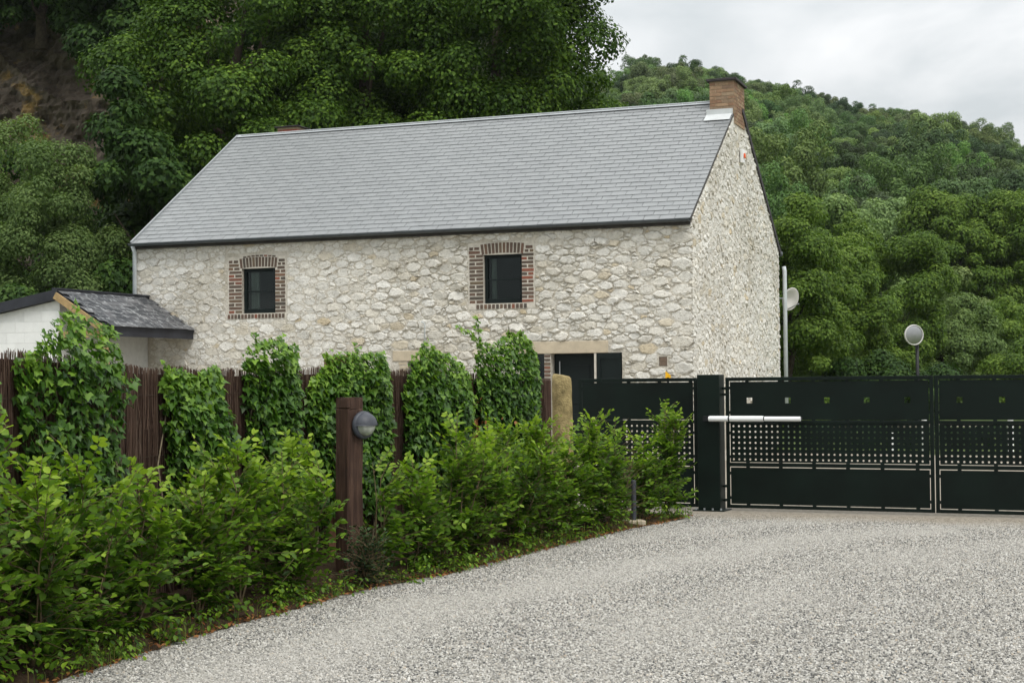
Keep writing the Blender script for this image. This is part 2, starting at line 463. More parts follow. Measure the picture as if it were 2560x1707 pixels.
class MB:
    def __init__(self):
        self.v, self.f, self.r = [], [], []
        self.rnd = 0.0

    def add(self, vs, fs):
        b = len(self.v)
        self.v += [tuple(q) for q in vs]
        self.f += [tuple(b + i for i in q) for q in fs]
        self.r += [self.rnd] * len(vs)
        return self

    def box(self, x0, x1, y0, y1, z0, z1):
        return self.add([(x0, y0, z0), (x1, y0, z0), (x1, y1, z0), (x0, y1, z0), (x0, y0, z1), (x1, y0, z1), (x1, y1, z1), (x0, y1, z1)],
                        [(0, 3, 2, 1), (4, 5, 6, 7), (0, 1, 5, 4), (1, 2, 6, 5), (2, 3, 7, 6), (3, 0, 4, 7)])

    def bar(self, a, b, w, h, up=(0, 0, 1)):
        a, b, up = Vector(a), Vector(b), Vector(up)
        d = (b - a).normalized()
        s = d.cross(up).normalized() * (w / 2)
        u = s.cross(d).normalized() * (h / 2)
        vs = [a - s - u, a + s - u, a + s + u, a - s + u, b - s - u, b + s - u, b + s + u, b - s + u]
        return self.add(vs, [(0, 1, 2, 3), (7, 6, 5, 4), (0, 4, 5, 1), (1, 5, 6, 2), (2, 6, 7, 3), (3, 7, 4, 0)])

    def tube(self, pts, rad, n=10, cap=True):
        pts = [Vector(q) for q in pts]
        if not hasattr(rad, '__len__'):
            rad = [rad] * len(pts)
        vs, fs = [], []
        ref = None
        for i, q in enumerate(pts):
            d = (pts[min(i + 1, len(pts) - 1)] - pts[max(i - 1, 0)]).normalized()
            if ref is None:
                ref = d.orthogonal().normalized()
            s = (ref - d * ref.dot(d)).normalized()
            ref = s
            u = d.cross(s)
            for k in range(n):
                a = 2 * math.pi * k / n
                vs.append(q + (s * math.cos(a) + u * math.sin(a)) * rad[i])
        for i in range(len(pts) - 1):
            for k in range(n):
                k2 = (k + 1) % n
                fs.append((i * n + k, i * n + k2, (i + 1) * n + k2, (i + 1) * n + k))
        if cap:
            fs.append(tuple(range(n - 1, -1, -1)))
            fs.append(tuple((len(pts) - 1) * n + k for k in range(n)))
        return self.add(vs, fs)

    def lathe(self, prof, n=24, mtx=None):
        vs, fs = [], []
        for (r, z) in prof:
            for k in range(n):
                a = 2 * math.pi * k / n
                v = Vector((r * math.cos(a), r * math.sin(a), z))
                vs.append(mtx @ v if mtx else v)
        for i in range(len(prof) - 1):
            for k in range(n):
                k2 = (k + 1) % n
                fs.append((i * n + k, i * n + k2, (i + 1) * n + k2, (i + 1) * n + k))
        return self.add(vs, fs)

    def mesh(self, name, mat=None, smooth=False, rnd=False):
        me = bpy.data.meshes.new(name)
        me.from_pydata([tuple(q) for q in self.v], [], self.f)
        if rnd:
            at = me.attributes.new('rnd', 'FLOAT', 'POINT')
            at.data.foreach_set('value', np.array(self.r, dtype=np.float32))
        if smooth:
            me.polygons.foreach_set('use_smooth', [True] * len(me.polygons))
        if mat:
            me.materials.append(M[mat] if isinstance(mat, str) else mat)
        me.update()
        return me

    def build(self, name, mat, parent=None, smooth=False, rnd=False, kind=None):
        return link(name, self.mesh(name, mat, smooth, rnd), None, parent, kind)


def bevel(o, w=0.004, seg=2):
    md = o.modifiers.new('edge', 'BEVEL')
    md.width = w
    md.segments = seg
    md.limit_method = 'ANGLE'
    return o


def norm(a):
    return a / np.maximum(np.linalg.norm(a, axis=1, keepdims=True), 1e-9)


# leaf templates: outline points (along, across, lift) and faces; the fold runs along the midrib
T_KITE = (np.array([(0, 0, 0), (0.5, 0.36, 0.10), (1, 0, -0.04), (0.5, -0.36, 0.10)]), [(0, 2, 1), (0, 3, 2)])
T_TRI = (np.array([(0.05, 0.40, 0.05), (0.05, -0.40, 0.05), (1, 0, -0.05)]), [(0, 1, 2)])
T_OVAL = (np.array([(0, 0, 0), (0.28, 0.27, 0.06), (0.66, 0.26, 0.05), (1, 0, -0.08), (0.66, -0.26, 0.05), (0.28, -0.27, 0.06)]),
          [(0, 3, 2, 1), (0, 5, 4, 3)])
T_IVY = (np.array([(0.1, 0, 0), (-0.12, 0.27, 0.03), (0.24, 0.52, 0.07), (0.44, 0.27, 0.05), (1, 0, -0.10),
                   (0.44, -0.27, 0.05), (0.24, -0.52, 0.07), (-0.12, -0.27, 0.03)]),
         [(0, 4, 3), (0, 3, 2, 1), (0, 5, 4), (0, 7, 6, 5)])
T_BLADE = (np.array([(0, 0.02, 0), (0, -0.02, 0), (0.5, 0.018, 0.06), (0.5, -0.018, 0.06), (1, 0, -0.12)]), [(0, 1, 3, 2), (2, 3, 4)])


def leaves_mesh(name, P, N, T, size, tpl, growth_shade, mat):
    P, N, T = np.asarray(P, float), norm(np.asarray(N, float)), np.asarray(T, float)
    T = norm(T - N * (T * N).sum(1, keepdims=True))
    B = np.cross(N, T)
    n = len(P)
    tv, tf = tpl
    k = len(tv)
    size = np.broadcast_to(np.asarray(size, float), (n,))
    V = (P[:, None, :] + size[:, None, None] * (tv[None, :, 0, None] * T[:, None] + tv[None, :, 1, None] * B[:, None] + tv[None, :, 2, None] * N[:, None]))
    V = V.reshape(-1, 3).astype(np.float32)
    me = bpy.data.meshes.new(name)
    me.vertices.add(n * k)
    me.vertices.foreach_set('co', V.ravel())
    loops = np.concatenate([np.array(q) for q in tf])
    tot = np.array([len(q) for q in tf])
    L = len(loops)
    me.loops.add(n * L)
    me.loops.foreach_set('vertex_index', (loops[None, :] + (np.arange(n) * k)[:, None]).ravel().astype(np.int32))
    me.polygons.add(n * len(tf))
    starts = np.concatenate([[0], np.cumsum(tot)[:-1]])
    me.polygons.foreach_set('loop_start', (starts[None, :] + (np.arange(n) * L)[:, None]).ravel().astype(np.int32))
    me.polygons.foreach_set('loop_total', np.tile(tot, n).astype(np.int32))
    me.update(calc_edges=True)
    at = me.attributes.new('growth_shade', 'FLOAT', 'POINT')
    at.data.foreach_set('value', np.repeat(np.broadcast_to(growth_shade, (n,)), k).astype(np.float32))
    me.materials.append(M[mat])
    return me


# ------------------------------------------------------------------ ground
def sheet(name, pts, z, mat, kind='structure'):
    me = bpy.data.meshes.new(name)
    me.from_pydata([(x, y, z) for x, y in pts], [], [tuple(range(len(pts)))])
    o = link(name, me, mat)
    tag(o, kind=kind)
    return o


sheet('ground', [(-1500, -600), (1500, -600), (1500, 2000), (-1500, 2000)], -0.03, 'meadow')
sheet('gravel_yard', [(-14, -14), (16, -14), (20, 27), (8.5, 31.5), (6.0, 34), (-14, 48)], 0.0, 'gravel_bed')
sheet('lane', [(3, 49.5), (40, 47.0), (40, 52.5), (3, 55)], -0.02, 'gravel_bed')

EDGE = [(-3.35, 5.6), (-2.93, 7.0), (-2.523, 8.565), (-2.037, 10.081), (-1.529, 11.307), (-1.107, 12.305), (-0.557, 13.083),
        (0.513, 15.362), (1.33, 16.95), (1.9, 17.84), (2.1, 18.35)]
FENCE = [(-4.35, 5.6), (-3.75, 7.6), (-3.168, 9.6), (-2.739, 11.3), (-2.243, 12.6), (-1.709, 13.8), (-0.943, 15.2), (0.36, 17.85)]


def on_path(path, s):
    """point and unit direction at arc length s"""
    for (a, b) in zip(path, path[1:]):
        L = math.hypot(b[0] - a[0], b[1] - a[1])
        if s <= L or b == path[-1]:
            q = s / L
            return (a[0] + (b[0] - a[0]) * q, a[1] + (b[1] - a[1]) * q), ((b[0] - a[0]) / L, (b[1] - a[1]) / L)
        s -= L


def path_len(path):
    return sum(math.hypot(b[0] - a[0], b[1] - a[1]) for a, b in zip(path, path[1:]))


# soil bed under the hedge: a low bank, uneven, between gravel edge and fence
def soil_bed():
    mb = MB()
    LE, LF = path_len(EDGE), path_len(FENCE)
    nu, nv = 90, 12
    vs, fs = [], []
    for i in range(nu + 1):
        (ex, ey), _ = on_path(EDGE, LE * i / nu * 0.9999)
        (fx, fy), d = on_path(FENCE, LF * i / nu * 0.9999)
        fx, fy = fx - d[1] * 0.35, fy + d[0] * 0.35
        for j in range(nv + 1):
            q = j / nv
            jit = (random.random() - 0.5) * 0.09 if j == 0 else 0
            x, y = ex + (fx - ex) * q + jit, ey + (fy - ey) * q
            z = -0.012 if j == 0 else 0.02 + 0.05 * min(1, q * 3) + random.uniform(-0.02, 0.02)
            vs.append((x, y, z))
    for i in range(nu):
        for j in range(nv):
            a = i * (nv + 1) + j
            fs.append((a, a + nv + 1, a + nv + 2, a + 1))
    mb.add(vs, fs)
    o = mb.build('soil_bed', 'soil', smooth=True)
    tag(o, kind='structure')


soil_bed()


# loose pebbles: instanced on the open yard in front of the gate
def gravel_stuff():
    poly = [(x + 0.02, y) for x, y in EDGE if y > 6.5] + [(2.05, 18.45), (2.3, 18.55), (3.2, 18.45), (4.2, 18.05), (5.3, 17.6), (6.4, 17.1), (7.4, 16.7), (6.2, 12.0), (3.6, 6.6), (-3.0, 6.6)]
    me = bpy.data.meshes.new('gravel')
    me.from_pydata([(x, y, 0.001) for x, y in poly], [], [tuple(range(len(poly)))])
    o = link('gravel', me, 'pebble')
    tag(o, 'loose pale grey crushed gravel covering the driveway', 'gravel', kind='stuff')
    ng = bpy.data.node_groups.new('gravel_scatter', 'GeometryNodeTree')
    ng.interface.new_socket('Geometry', in_out='INPUT', socket_type='NodeSocketGeometry')
    ng.interface.new_socket('Geometry', in_out='OUTPUT', socket_type='NodeSocketGeometry')
    N = ng.nodes
    gi, go = N.new('NodeGroupInput'), N.new('NodeGroupOutput')
    dp = N.new('GeometryNodeDistributePointsOnFaces')
    dp.inputs['Density'].default_value = 2900.0
    dp.inputs['Seed'].default_value = 3
    ico = N.new('GeometryNodeMeshIcoSphere')
    ico.inputs['Radius'].default_value = 1.0
    ico.inputs['Subdivisions'].default_value = 1
    sm = N.new('GeometryNodeSetMaterial')
    sm.inputs['Material'].default_value = M['pebble']
    rot = N.new('FunctionNodeRandomValue')
    rot.data_type = 'FLOAT_VECTOR'
    rot.inputs[0].default_value = (0, 0, 0)
    rot.inputs[1].default_value = (6.28, 6.28, 6.28)
    sc = N.new('FunctionNodeRandomValue')
    sc.data_type = 'FLOAT_VECTOR'
    sc.inputs[0].default_value = (0.0045, 0.0040, 0.0032)
    sc.inputs[1].default_value = (0.0125, 0.0100, 0.0085)
    sc.inputs['Seed'].default_value = 9
    ip = N.new('GeometryNodeInstanceOnPoints')
    lk = ng.links.new
    lk(gi.outputs[0], dp.inputs['Mesh'])
    lk(dp.outputs['Points'], ip.inputs['Points'])
    lk(ico.outputs['Mesh'], sm.inputs['Geometry'])
    lk(sm.outputs[0], ip.inputs['Instance'])
    lk(rot.outputs[0], ip.inputs['Rotation'])
    lk(sc.outputs[0], ip.inputs['Scale'])
    lk(ip.outputs[0], go.inputs[0])
    md = o.modifiers.new('scatter', 'NODES')
    md.node_group = ng


gravel_stuff()

# ------------------------------------------------------------------ the stone house
HY, W, L, HE, HR = 0.3521, 11.75, 8.44, 4.545, 7.29
HB = (-7.745, 32.052, 0.0)
house = empty('house', HB, -HY, 'white rubble-stone house with long grey slate roof and brick chimneys', 'house')
SL = math.hypot(L / 2, HR - HE)
SLOPE = math.atan2(HR - HE, L / 2)


def wall_sheet(x0, x1, z0, z1, holes, depth):
    """front sheet at y=0 with openings and their reveals"""
    mb = MB()
    xs = sorted({x0, x1, *[h[0] for h in holes], *[h[1] for h in holes]})
    zs = sorted({z0, z1, *[h[2] for h in holes], *[h[3] for h in holes]})
    for xa, xb in zip(xs, xs[1:]):
        for za, zb in zip(zs, zs[1:]):
            mx_, mz_ = (xa + xb) / 2, (za + zb) / 2
            if any(h[0] < mx_ < h[1] and h[2] < mz_ < h[3] for h in holes):
                continue
            mb.add([(xa, 0, za), (xb, 0, za), (xb, 0, zb), (xa, 0, zb)], [(0, 1, 2, 3)])
    for (a, b, c, d) in holes:
        e = depth
        mb.add([(a, 0, c), (a, e, c), (a, e, d), (a, 0, d)], [(0, 1, 2, 3)])
        mb.add([(b, 0, c), (b, e, c), (b, e, d), (b, 0, d)], [(3, 2, 1, 0)])
        mb.add([(a, 0, c), (b, 0, c), (b, e, c), (a, e, c)], [(0, 1, 2, 3)])
        mb.add([(a, 0, d), (b, 0, d), (b, e, d), (a, e, d)], [(3, 2, 1, 0)])
    return mb


W1 = (2.477, 3.234, 2.993, 3.896)
W2 = (7.687, 8.465, 3.058, 3.980)
DOOR = (9.016, 9.862, 0.02, 2.092)
SHUT = (9.908, 10.399, 0.02, 2.096)
NARROW = (8.45, 8.89, 0.9, 2.102)
SMALL = (6.101, 6.70, 0.9, 1.992)
VENT = (11.097, 11.247, 1.835, 2.007)
front = wall_sheet(0, W, 0, HE, [W1, W2, DOOR, SHUT, NARROW, SMALL, VENT], 0.30).build('front_wall', 'mortar', house)
mb = MB()
mb.add([(W, 0, 0), (W, L, 0), (W, L, HE), (W, L / 2, HR), (W, 0, HE)], [(0, 1, 2, 3, 4)])
gable = mb.build('gable_wall', 'mortar', house)
mb = MB()
mb.add([(0, 0, 0), (0, L, 0), (0, L, HE), (0, L / 2, HR), (0, 0, HE)], [(4, 3, 2, 1, 0)])
mb.add([(0, L, 0), (W, L, 0), (W, L, HE), (0, L, HE)], [(3, 2, 1, 0)])
mb.build('rear_wall', 'mortar', house)
MB().add([(0.1, 0.9, 0.05), (W - 0.1, 0.9, 0.05), (W - 0.1, 0.9, HE), (0.1, 0.9, HE)], [(0, 1, 2, 3)]).build('interior_shade_sheet', 'dark_inside', house)  # near-black sheet added behind the openings for the darkness inside


# ---- rubble stones: a weighted cell pattern, every cell a shaped stone with recessed joints
def clip(poly, nx, ny, c):
    out = []
    for i in range(len(poly)):
        a, b = poly[i], poly[(i + 1) % len(poly)]
        da, db = a[0] * nx + a[1] * ny - c, b[0] * nx + b[1] * ny - c
        if da <= 0:
            out.append(a)
        if (da < 0 < db) or (db < 0 < da):
            q = da / (da - db)
            out.append((a[0] + (b[0] - a[0]) * q, a[1] + (b[1] - a[1]) * q))
    return out


def rubble(u0, u1, v0, v1, rmin, rmax, inside, excl, seed, asp=1.85, tries=26000, force=()):
    g = np.random.default_rng(seed)
    pts, rad = [], []
    V0, V1 = v0 * asp, v1 * asp
    C = np.column_stack([g.uniform(u0, u1, tries), g.uniform(V0, V1, tries)])
    rr = np.sort(rmin + (rmax - rmin) * g.power(0.42, tries))[::-1]
    A = np.array([(u, v * asp, r) for u, v, r in force]).reshape(-1, 3)
    for (p, r_) in zip(C, rr):
        if len(A):
            d = np.hypot(A[:, 0] - p[0], A[:, 1] - p[1])
            if (d < (A[:, 2] + r_) * 0.93).any():
                continue
        A = np.vstack([A, [p[0], p[1], r_]])
    res = []
    for i in range(len(A)):
        p, r_ = A[i, :2], A[i, 2]
        d = np.hypot(A[:, 0] - p[0], A[:, 1] - p[1])
        near = np.argsort(d)[1:22]
        m = 2.6 * r_
        poly = [(p[0] - m, p[1] - m), (p[0] + m, p[1] - m), (p[0] + m, p[1] + m), (p[0] - m, p[1] + m)]
        for j in near:
            q, rq = A[j, :2], A[j, 2]
            nx_, ny_ = q - p
            dd = nx_ * nx_ + ny_ * ny_
            k = (dd + r_ * r_ - rq * rq) / (2 * dd)
            c = p[0] * nx_ + p[1] * ny_ + dd * k
            poly = clip(poly, nx_, ny_, c)
            if len(poly) < 3:
                break
        if len(poly) < 3:
            continue
        poly = [(x, y / asp) for x, y in poly]
        cu = (p[0], p[1] / asp)
        for (a, b, c, d_) in excl:
            if a < cu[0] < b and c < cu[1] < d_:
                poly = []
                break
            if max(q[0] for q in poly) > a and min(q[0] for q in poly) < b and max(q[1] for q in poly) > c and min(q[1] for q in poly) < d_:
                gaps = [(a - cu[0], (1, 0, a)), (cu[0] - b, (-1, 0, -b)), (c - cu[1], (0, 1, c)), (cu[1] - d_, (0, -1, -d_))]
                poly = clip(poly, *max(gaps)[1])
                if len(poly) < 3:
                    break
        for hp in inside:
            if len(poly) >= 3:
                poly = clip(poly, *hp)
        if len(poly) >= 3:
            res.append(poly)
    return res


def stone_geo(poly, gap, H, g):
    P = np.array(poly)
    c = P.mean(0)
    ext = P.max(0) - P.min(0)
    if min(ext) < 0.035:
        return None
    d = P - c
    Ld = np.linalg.norm(d, axis=1, keepdims=True)
    P = c + d * np.maximum(0.35, (Ld - gap) / Ld)
    Q = []                                   # cut the corners once, unevenly
    n = len(P)
    for i in range(n):
        a, b = P[i], P[(i + 1) % n]
        if np.linalg.norm(b - a) < 0.03:
            Q.append((a + b) / 2)
            continue
        Q.append(a + (b - a) * g.uniform(0.04, 0.2))
        if np.linalg.norm(b - a) > 0.11:
            Q.append(a + (b - a) * g.uniform(0.35, 0.65) + g.normal(0, 0.011, 2))
        Q.append(a + (b - a) * g.uniform(0.8, 0.96))
    Q = np.array(Q) + g.normal(0, 0.0075, (len(Q), 2))
    c = Q.mean(0)
    m = len(Q)
    tilt = g.normal(0, 0.22, 2)
    vs, fs = [], []
    for s, h in ((1.0, -0.012), (0.95, 0.55 * H), (0.70, H)):
        for q in Q:
            o = c + (q - c) * s
            hh = h + (tilt @ (o - c) if s < 1 else 0) * 0.5 + (g.normal(0, 0.003) if s < 1 else 0)
            vs.append((o[0], max(hh, 0.001) if s < 1 else h, o[1]))
    for k in range(2):
        for i in range(m):
            j = (i + 1) % m
            fs.append((k * m + i, k * m + j, (k + 1) * m + j, (k + 1) * m + i))
    fs.append(tuple(2 * m + i for i in range(m)))
    return vs, fs, float(ext[0] * ext[1]), c


def stones(polys, mapf, parent, seed, pick, relief):
    g = np.random.default_rng(seed)
    items = []
    for poly in polys:
        cu = np.mean(poly, 0)
        gap, H = relief(cu, g)
        r_ = stone_geo(poly, gap, H, g)
        if r_:
            items.append((*r_, float(g.random())))
    items.sort(key=lambda q: -pick(q))
    return items


EXF = [(2.10, 3.49, 2.885, 4.205), (7.38, 8.72, 2.945, 4.225), (8.36, 10.16, 0, 2.335), (10.1, 10.43, 0, 2.12), (5.76, 6.86, 0, 2.205),
       (11.07, 11.27, 1.80, 2.03), (-0.5, 0.30, 0, 3.42)]
polyF = rubble(-0.1, W + 0.1, 1.0, HE + 0.1, 0.032, 0.165, [(-1, 0, 0.0), (1, 0, W + 0.015), (0, 1, HE - 0.10)], EXF, 21,
               force=[(W - (0.20 if i % 2 else 0.13), 1.1 + 0.235 * i, 0.205 if i % 2 else 0.15) for i in range(15)])
polyG = rubble(-0.1, L + 0.1, 1.2, HR, 0.036, 0.125, [(-1, 0, 0.015), (1, 0, L), (-(HR - HE), L / 2, HE * L / 2 - 0.02 * L / 2),
                                                   ((HR - HE), L / 2, HE * L / 2 + (HR - HE) * L - 0.02 * L / 2)],
               [(3.62, 4.82, 6.72, 9)], 22)


def relief_front(c, g):
    k = min(1.0, max(0.0, (c[0] - 4.0) / 2.8))          # smeared pointing to the left, open joints to the right
    return g.uniform(0.004, 0.024), g.uniform(0.004, 0.018) * (0.15 + 1.1 * k) + g.random() ** 4 * 0.035 * (0.2 + 0.8 * k)


def relief_gable(c, g):
    return g.uniform(0.003, 0.016), g.uniform(0.003, 0.010) + g.random() ** 4 * 0.014


itF = stones(polyF, None, front, 31, lambda q: q[2] if q[3][1] > 1.9 else q[2] * 0.2, relief_front)
itG = stones(polyG, None, gable, 32, lambda q: q[2], relief_gable)


def put_stones(items, nsingle, mapv, parent):
    rest = MB()
    for k, (vs, fs, area, c, rn) in enumerate(items):
        V = [mapv(v) for v in vs]
        if k < nsingle:
            mb_ = MB()
            o0 = mapv((c[0], 0, c[1]))
            mb_.rnd = rn
            mb_.add([(v[0] - o0[0], v[1] - o0[1], v[2] - o0[2]) for v in V], fs)
            o = mb_.build('stone', 'stone', parent, rnd=True)
            o.location = o0
        else:
            rest.rnd = rn
            rest.add(V, fs)
    rest.build('small_stones', 'stone', parent, rnd=True, kind='stuff')


put_stones(itF, 230, lambda v: (v[0], -v[1], v[2]), front)
put_stones(itG, 70, lambda v: (W + v[1], v[0], v[2]), gable)

# ---- brick surrounds, frames and panes of the two upper windows
BRICK = {}


def brick_mesh(w, h, d):
    key = (round(w, 3), round(h, 3), round(d, 3))
    if key not in BRICK:
        g = np.random.default_rng(hash(key) % 9999)
        m_ = MB()
        m_.box(-w / 2, w / 2, 0, d, -h / 2, h / 2)
        m_.v = [(x + g.normal(0, .0015), y + g.normal(0, .001), z + g.normal(0, .0015)) for x, y, z in m_.v]
        BRICK[key] = m_.mesh('brick')
    return BRICK[key]


def brick(parent, x, z, w, h, mat='brick', tilt=0.0, proud=0.012, d=0.1, y=0.0):
    me = brick_mesh(w, h, d)
    if not me.materials:
        me.materials.append(M[mat])
    o = link('brick', me, None, parent)
    o.location = (x, y - proud + random.uniform(-0.003, 0.003), z)
    o.rotation_euler = (0, tilt, 0)
    return o


def window(hole, ox0, ox1, n_sill, sx0, sx1, second_row, label):
    a, b, c, d = hole
    win = empty('window', (0, 0, 0))
    win.parent = house
    win['label'] = label
    # mortar bed behind the bricks
    bed = wall_sheet(ox0 - 0.03, ox1 + 0.03, c - 0.11, d + 0.235, [(a - 0.001, b + 0.001, c, d)], 0.05)
    bed.v = [(x, y - 0.006, z) for x, y, z in bed.v]
    bed.build('joint_mortar', 'joint', win)
    ch = 0.0722
    n = 15
    for k in range(n):
        z = c + 0.036 + k * ch
        inset = 0.0 if z < d else (z - d) * 0.22 + 0.0
        for side in (0, 1):
            x0, x1 = (ox0, a - 0.004) if side == 0 else (b + 0.004, ox1)
            if z > d - 0.01:
                if side == 0:
                    x1 -= 0.05 + inset
                else:
                    x0 += 0.05 + inset
            jit = random.uniform(-0.012, 0.012)
            if (k + side) % 2:
                if side == 0:
                    brick(win, (x0 + jit + x1) / 2, z, x1 - x0 - jit, 0.049 + random.choice((0, .004)))
                else:
                    brick(win, (x0 + x1 + jit) / 2, z, x1 + jit - x0, 0.049 + random.choice((0, .004)))
            else:
                m_ = x0 + (x1 - x0) * (0.45 if side == 0 else 0.5)
                brick(win, (x0 + m_) / 2 - 0.008, z, m_ - x0 - 0.013, 0.049)
                brick(win, (m_ + x1) / 2 + 0.008, z, x1 - m_ - 0.013, 0.049)
    ns = 12
    for k in range(ns):
        q = (k + 0.5) / ns
        x = a - 0.05 + (b - a + 0.10) * q
        camber = 0.028 * (1 - (2 * q - 1) ** 2)
        brick(win, x, d + 0.100 + camber, 0.051, 0.192, tilt=(q - 0.5) * 0.26, proud=0.014)
    if second_row:
        for k in range(8):
            q = (k + 0.5) / 8
            x = a + 0.02 + (b - a - 0.0) * q
            brick(win, x, d + 0.222 + 0.028 * (1 - (2 * q - 1) ** 2), 0.07, 0.030, tilt=(q - 0.5) * 0.12, proud=0.010)
    for k in range(n_sill):
        x = sx0 + (sx1 - sx0) * (k + 0.5) / n_sill
        brick(win, x, c - 0.057, 0.052, 0.082, proud=0.016)
    fy0, fy1 = 0.07, 0.135
    fr_ = MB()
    fw = 0.062
    fr_.box(a + 0.004, a + fw, fy0, fy1, c + 0.004, d - 0.004)
    fr_.box(b - fw, b - 0.004, fy0, fy1, c + 0.004, d - 0.004)
    fr_.box(a + fw, b - fw, fy0, fy1, d - fw, d - 0.004)
    fr_.box(a + fw, b - fw, fy0, fy1, c + 0.004, c + fw + 0.03)
    bevel(fr_.build('frame', 'frame', win), 0.004)
    zm = c + (d - c) * 0.49
    MB().box(a + fw, b - fw, fy0 + 0.012, fy1 - 0.01, zm - 0.011, zm + 0.011).build('glazing_bar', 'frame', win)
    MB().box(a + fw, b - fw, 0.108, 0.114, c + fw + 0.03, zm - 0.011).build('pane', 'glass', win)
    MB().box(a + fw, b - fw, 0.108, 0.114, zm + 0.011, d - fw).build('pane', 'glass', win)
    # curtain: shallow folds
    cv, cf = [], []
    cw = 0.19 if second_row else 0.10
    nn = 14
    for i in range(nn + 1):
        x = a + fw + 0.03 + cw * i / nn
        y = 0.21 + 0.018 * math.sin(i * 1.9)
        cv += [(x, y, c + fw + 0.03), (x, y, d - fw)]
    for i in range(nn):
        cf.append((2 * i, 2 * i + 2, 2 * i + 3, 2 * i + 1))
    MB().add(cv, cf).build('curtain', 'curtain', win, smooth=True)


window(W1, 2.184, 3.458, 17, 2.14, 3.45, True, 'window nearer the shed, with an extra brick row above its arch')
window(W2, 7.409, 8.694, 13, 7.53, 8.57, False, 'window nearer the gable end, in a brown brick surround')

# ---- ground floor openings
bevel(MB().box(8.40, 10.135, -0.018, 0.25, 2.094, 2.318).build('lintel', 'concrete', house), 0.008)
bevel(MB().box(5.79, 6.80, -0.018, 0.25, 1.994, 2.192).build('lintel', 'concrete', house), 0.008)
MB().box(SMALL[0], SMALL[1], 0.16, 0.2, 0.9, 1.992).build('pane', 'glass', house)
MB().box(NARROW[0], NARROW[1], 0.16, 0.2, 0.9, 2.1).build('pane', 'glass', house)
for k in range(14):                                             # brick pier between the narrow window and the doorway
    brick(house, 8.953, 2.05 - k * 0.072, 0.115, 0.045, proud=0.012)
for k in range(9):                                              # pale brick jamb beside the small window
    o = brick(house, 6.0 + (0.02 if k % 2 else 0), 1.95 - k * 0.072, 0.17, 0.05, mat='concrete', proud=0.006)
door = MB().box(DOOR[0] + 0.01, DOOR[1] - 0.01, 0.20, 0.25, 0.03, 2.09).build('door', 'frame', house)
for zz in (0.25, 1.15):
    bevel(MB().box(DOOR[0] + 0.14, DOOR[1] - 0.14, 0.185, 0.202, zz, zz + 0.72).build('door_panel', 'frame', door), 0.01)
MB().tube([(DOOR[0] + 0.12, 0.17, 1.0), (DOOR[0] + 0.12, 0.17, 1.95)], 0.012).build('handle', 'zinc', door)
MB().box(DOOR[1] + 0.004, SHUT[0] - 0.004, -0.01, 0.1, 0.02, 2.09).build('door_post', 'joint', house)
sh = MB().box(SHUT[0] + 0.01, SHUT[1] - 0.01, -0.005, 0.035, 0.05, 2.09).build('shutter', 'frame', house)
for x0, x1, z0, z1 in ((SHUT[0] + 0.02, SHUT[0] + 0.08, 0.06, 2.08), (SHUT[1] - 0.08, SHUT[1] - 0.02, 0.06, 2.08),
                       (SHUT[0] + 0.08, SHUT[1] - 0.08, 1.99, 2.08), (SHUT[0] + 0.08, SHUT[1] - 0.08, 1.0, 1.09)):
    MB().box(x0, x1, -0.022, -0.004, z0, z1).build('batten', 'frame', sh)
vent = MB().box(VENT[0] + 0.004, VENT[1] - 0.004, 0.02, 0.06, VENT[2] + 0.004, VENT[3] - 0.004).build('vent', 'vent_brown', house)
for k in range(4):
    z = VENT[2] + 0.025 + k * 0.04
    MB().box(VENT[0] + 0.012, VENT[1] - 0.012, 0.0, 0.02, z, z + 0.014).build('slat', 'vent_brown', vent)
MB().tube([(6.49, -0.05, 2.0), (6.49, -0.05, 2.69), (6.47, -0.07, 2.73), (6.43, -0.09, 2.74)], 0.011, 8).build('wall_bracket', 'pipe', house, smooth=True)

# ---- roof
roof = MB()
oh = 0.10
ez = HE - oh * math.tan(SLOPE)
th = 0.05
for sgn in (0, 1):
    yb = -oh if sgn == 0 else L + oh
    vs = [(-0.04, yb, ez), (W + 0.0, yb, ez), (W + 0.0, L / 2, HR), (-0.04, L / 2, HR)]
    vs2 = [(x, y, z - th) for x, y, z in vs]
    roof.add(vs + vs2, [(0, 1, 2, 3), (7, 6, 5, 4), (0, 4, 5, 1), (1, 5, 6, 2), (2, 6, 7, 3), (3, 7, 4, 0)])
roof.v = [(x, y, z + 0.012) for x, y, z in roof.v]
roof_o = roof.build('roof', 'fascia', house)
NROW = 29
SLT = math.hypot(L / 2 + oh, HR - ez)
EXP_ = SLT / NROW
SW = 0.292
slate_b = MB().box(-SW / 2 + 0.0042, SW / 2 - 0.0042, 0, EXP_ * 1.5, -0.005, 0.005)
slate_me = slate_b.mesh('slate', 'slate')
cs, sn_ = math.cos(SLOPE), math.sin(SLOPE)
cand = []
for k in range(NROW):
    s0 = k * EXP_ - 0.02
    off = (k % 2) * SW / 2
    ncol = int(W / SW) + 2
    for c_ in range(ncol):
        x = W - 0.012 - SW / 2 - c_ * SW + off
        if x < -0.046 + SW / 2 or x > W - SW / 2:
            continue
        cand.append((k * 0.9 + c_ * 1.0, x, s0))
cand.sort()
rest = MB()
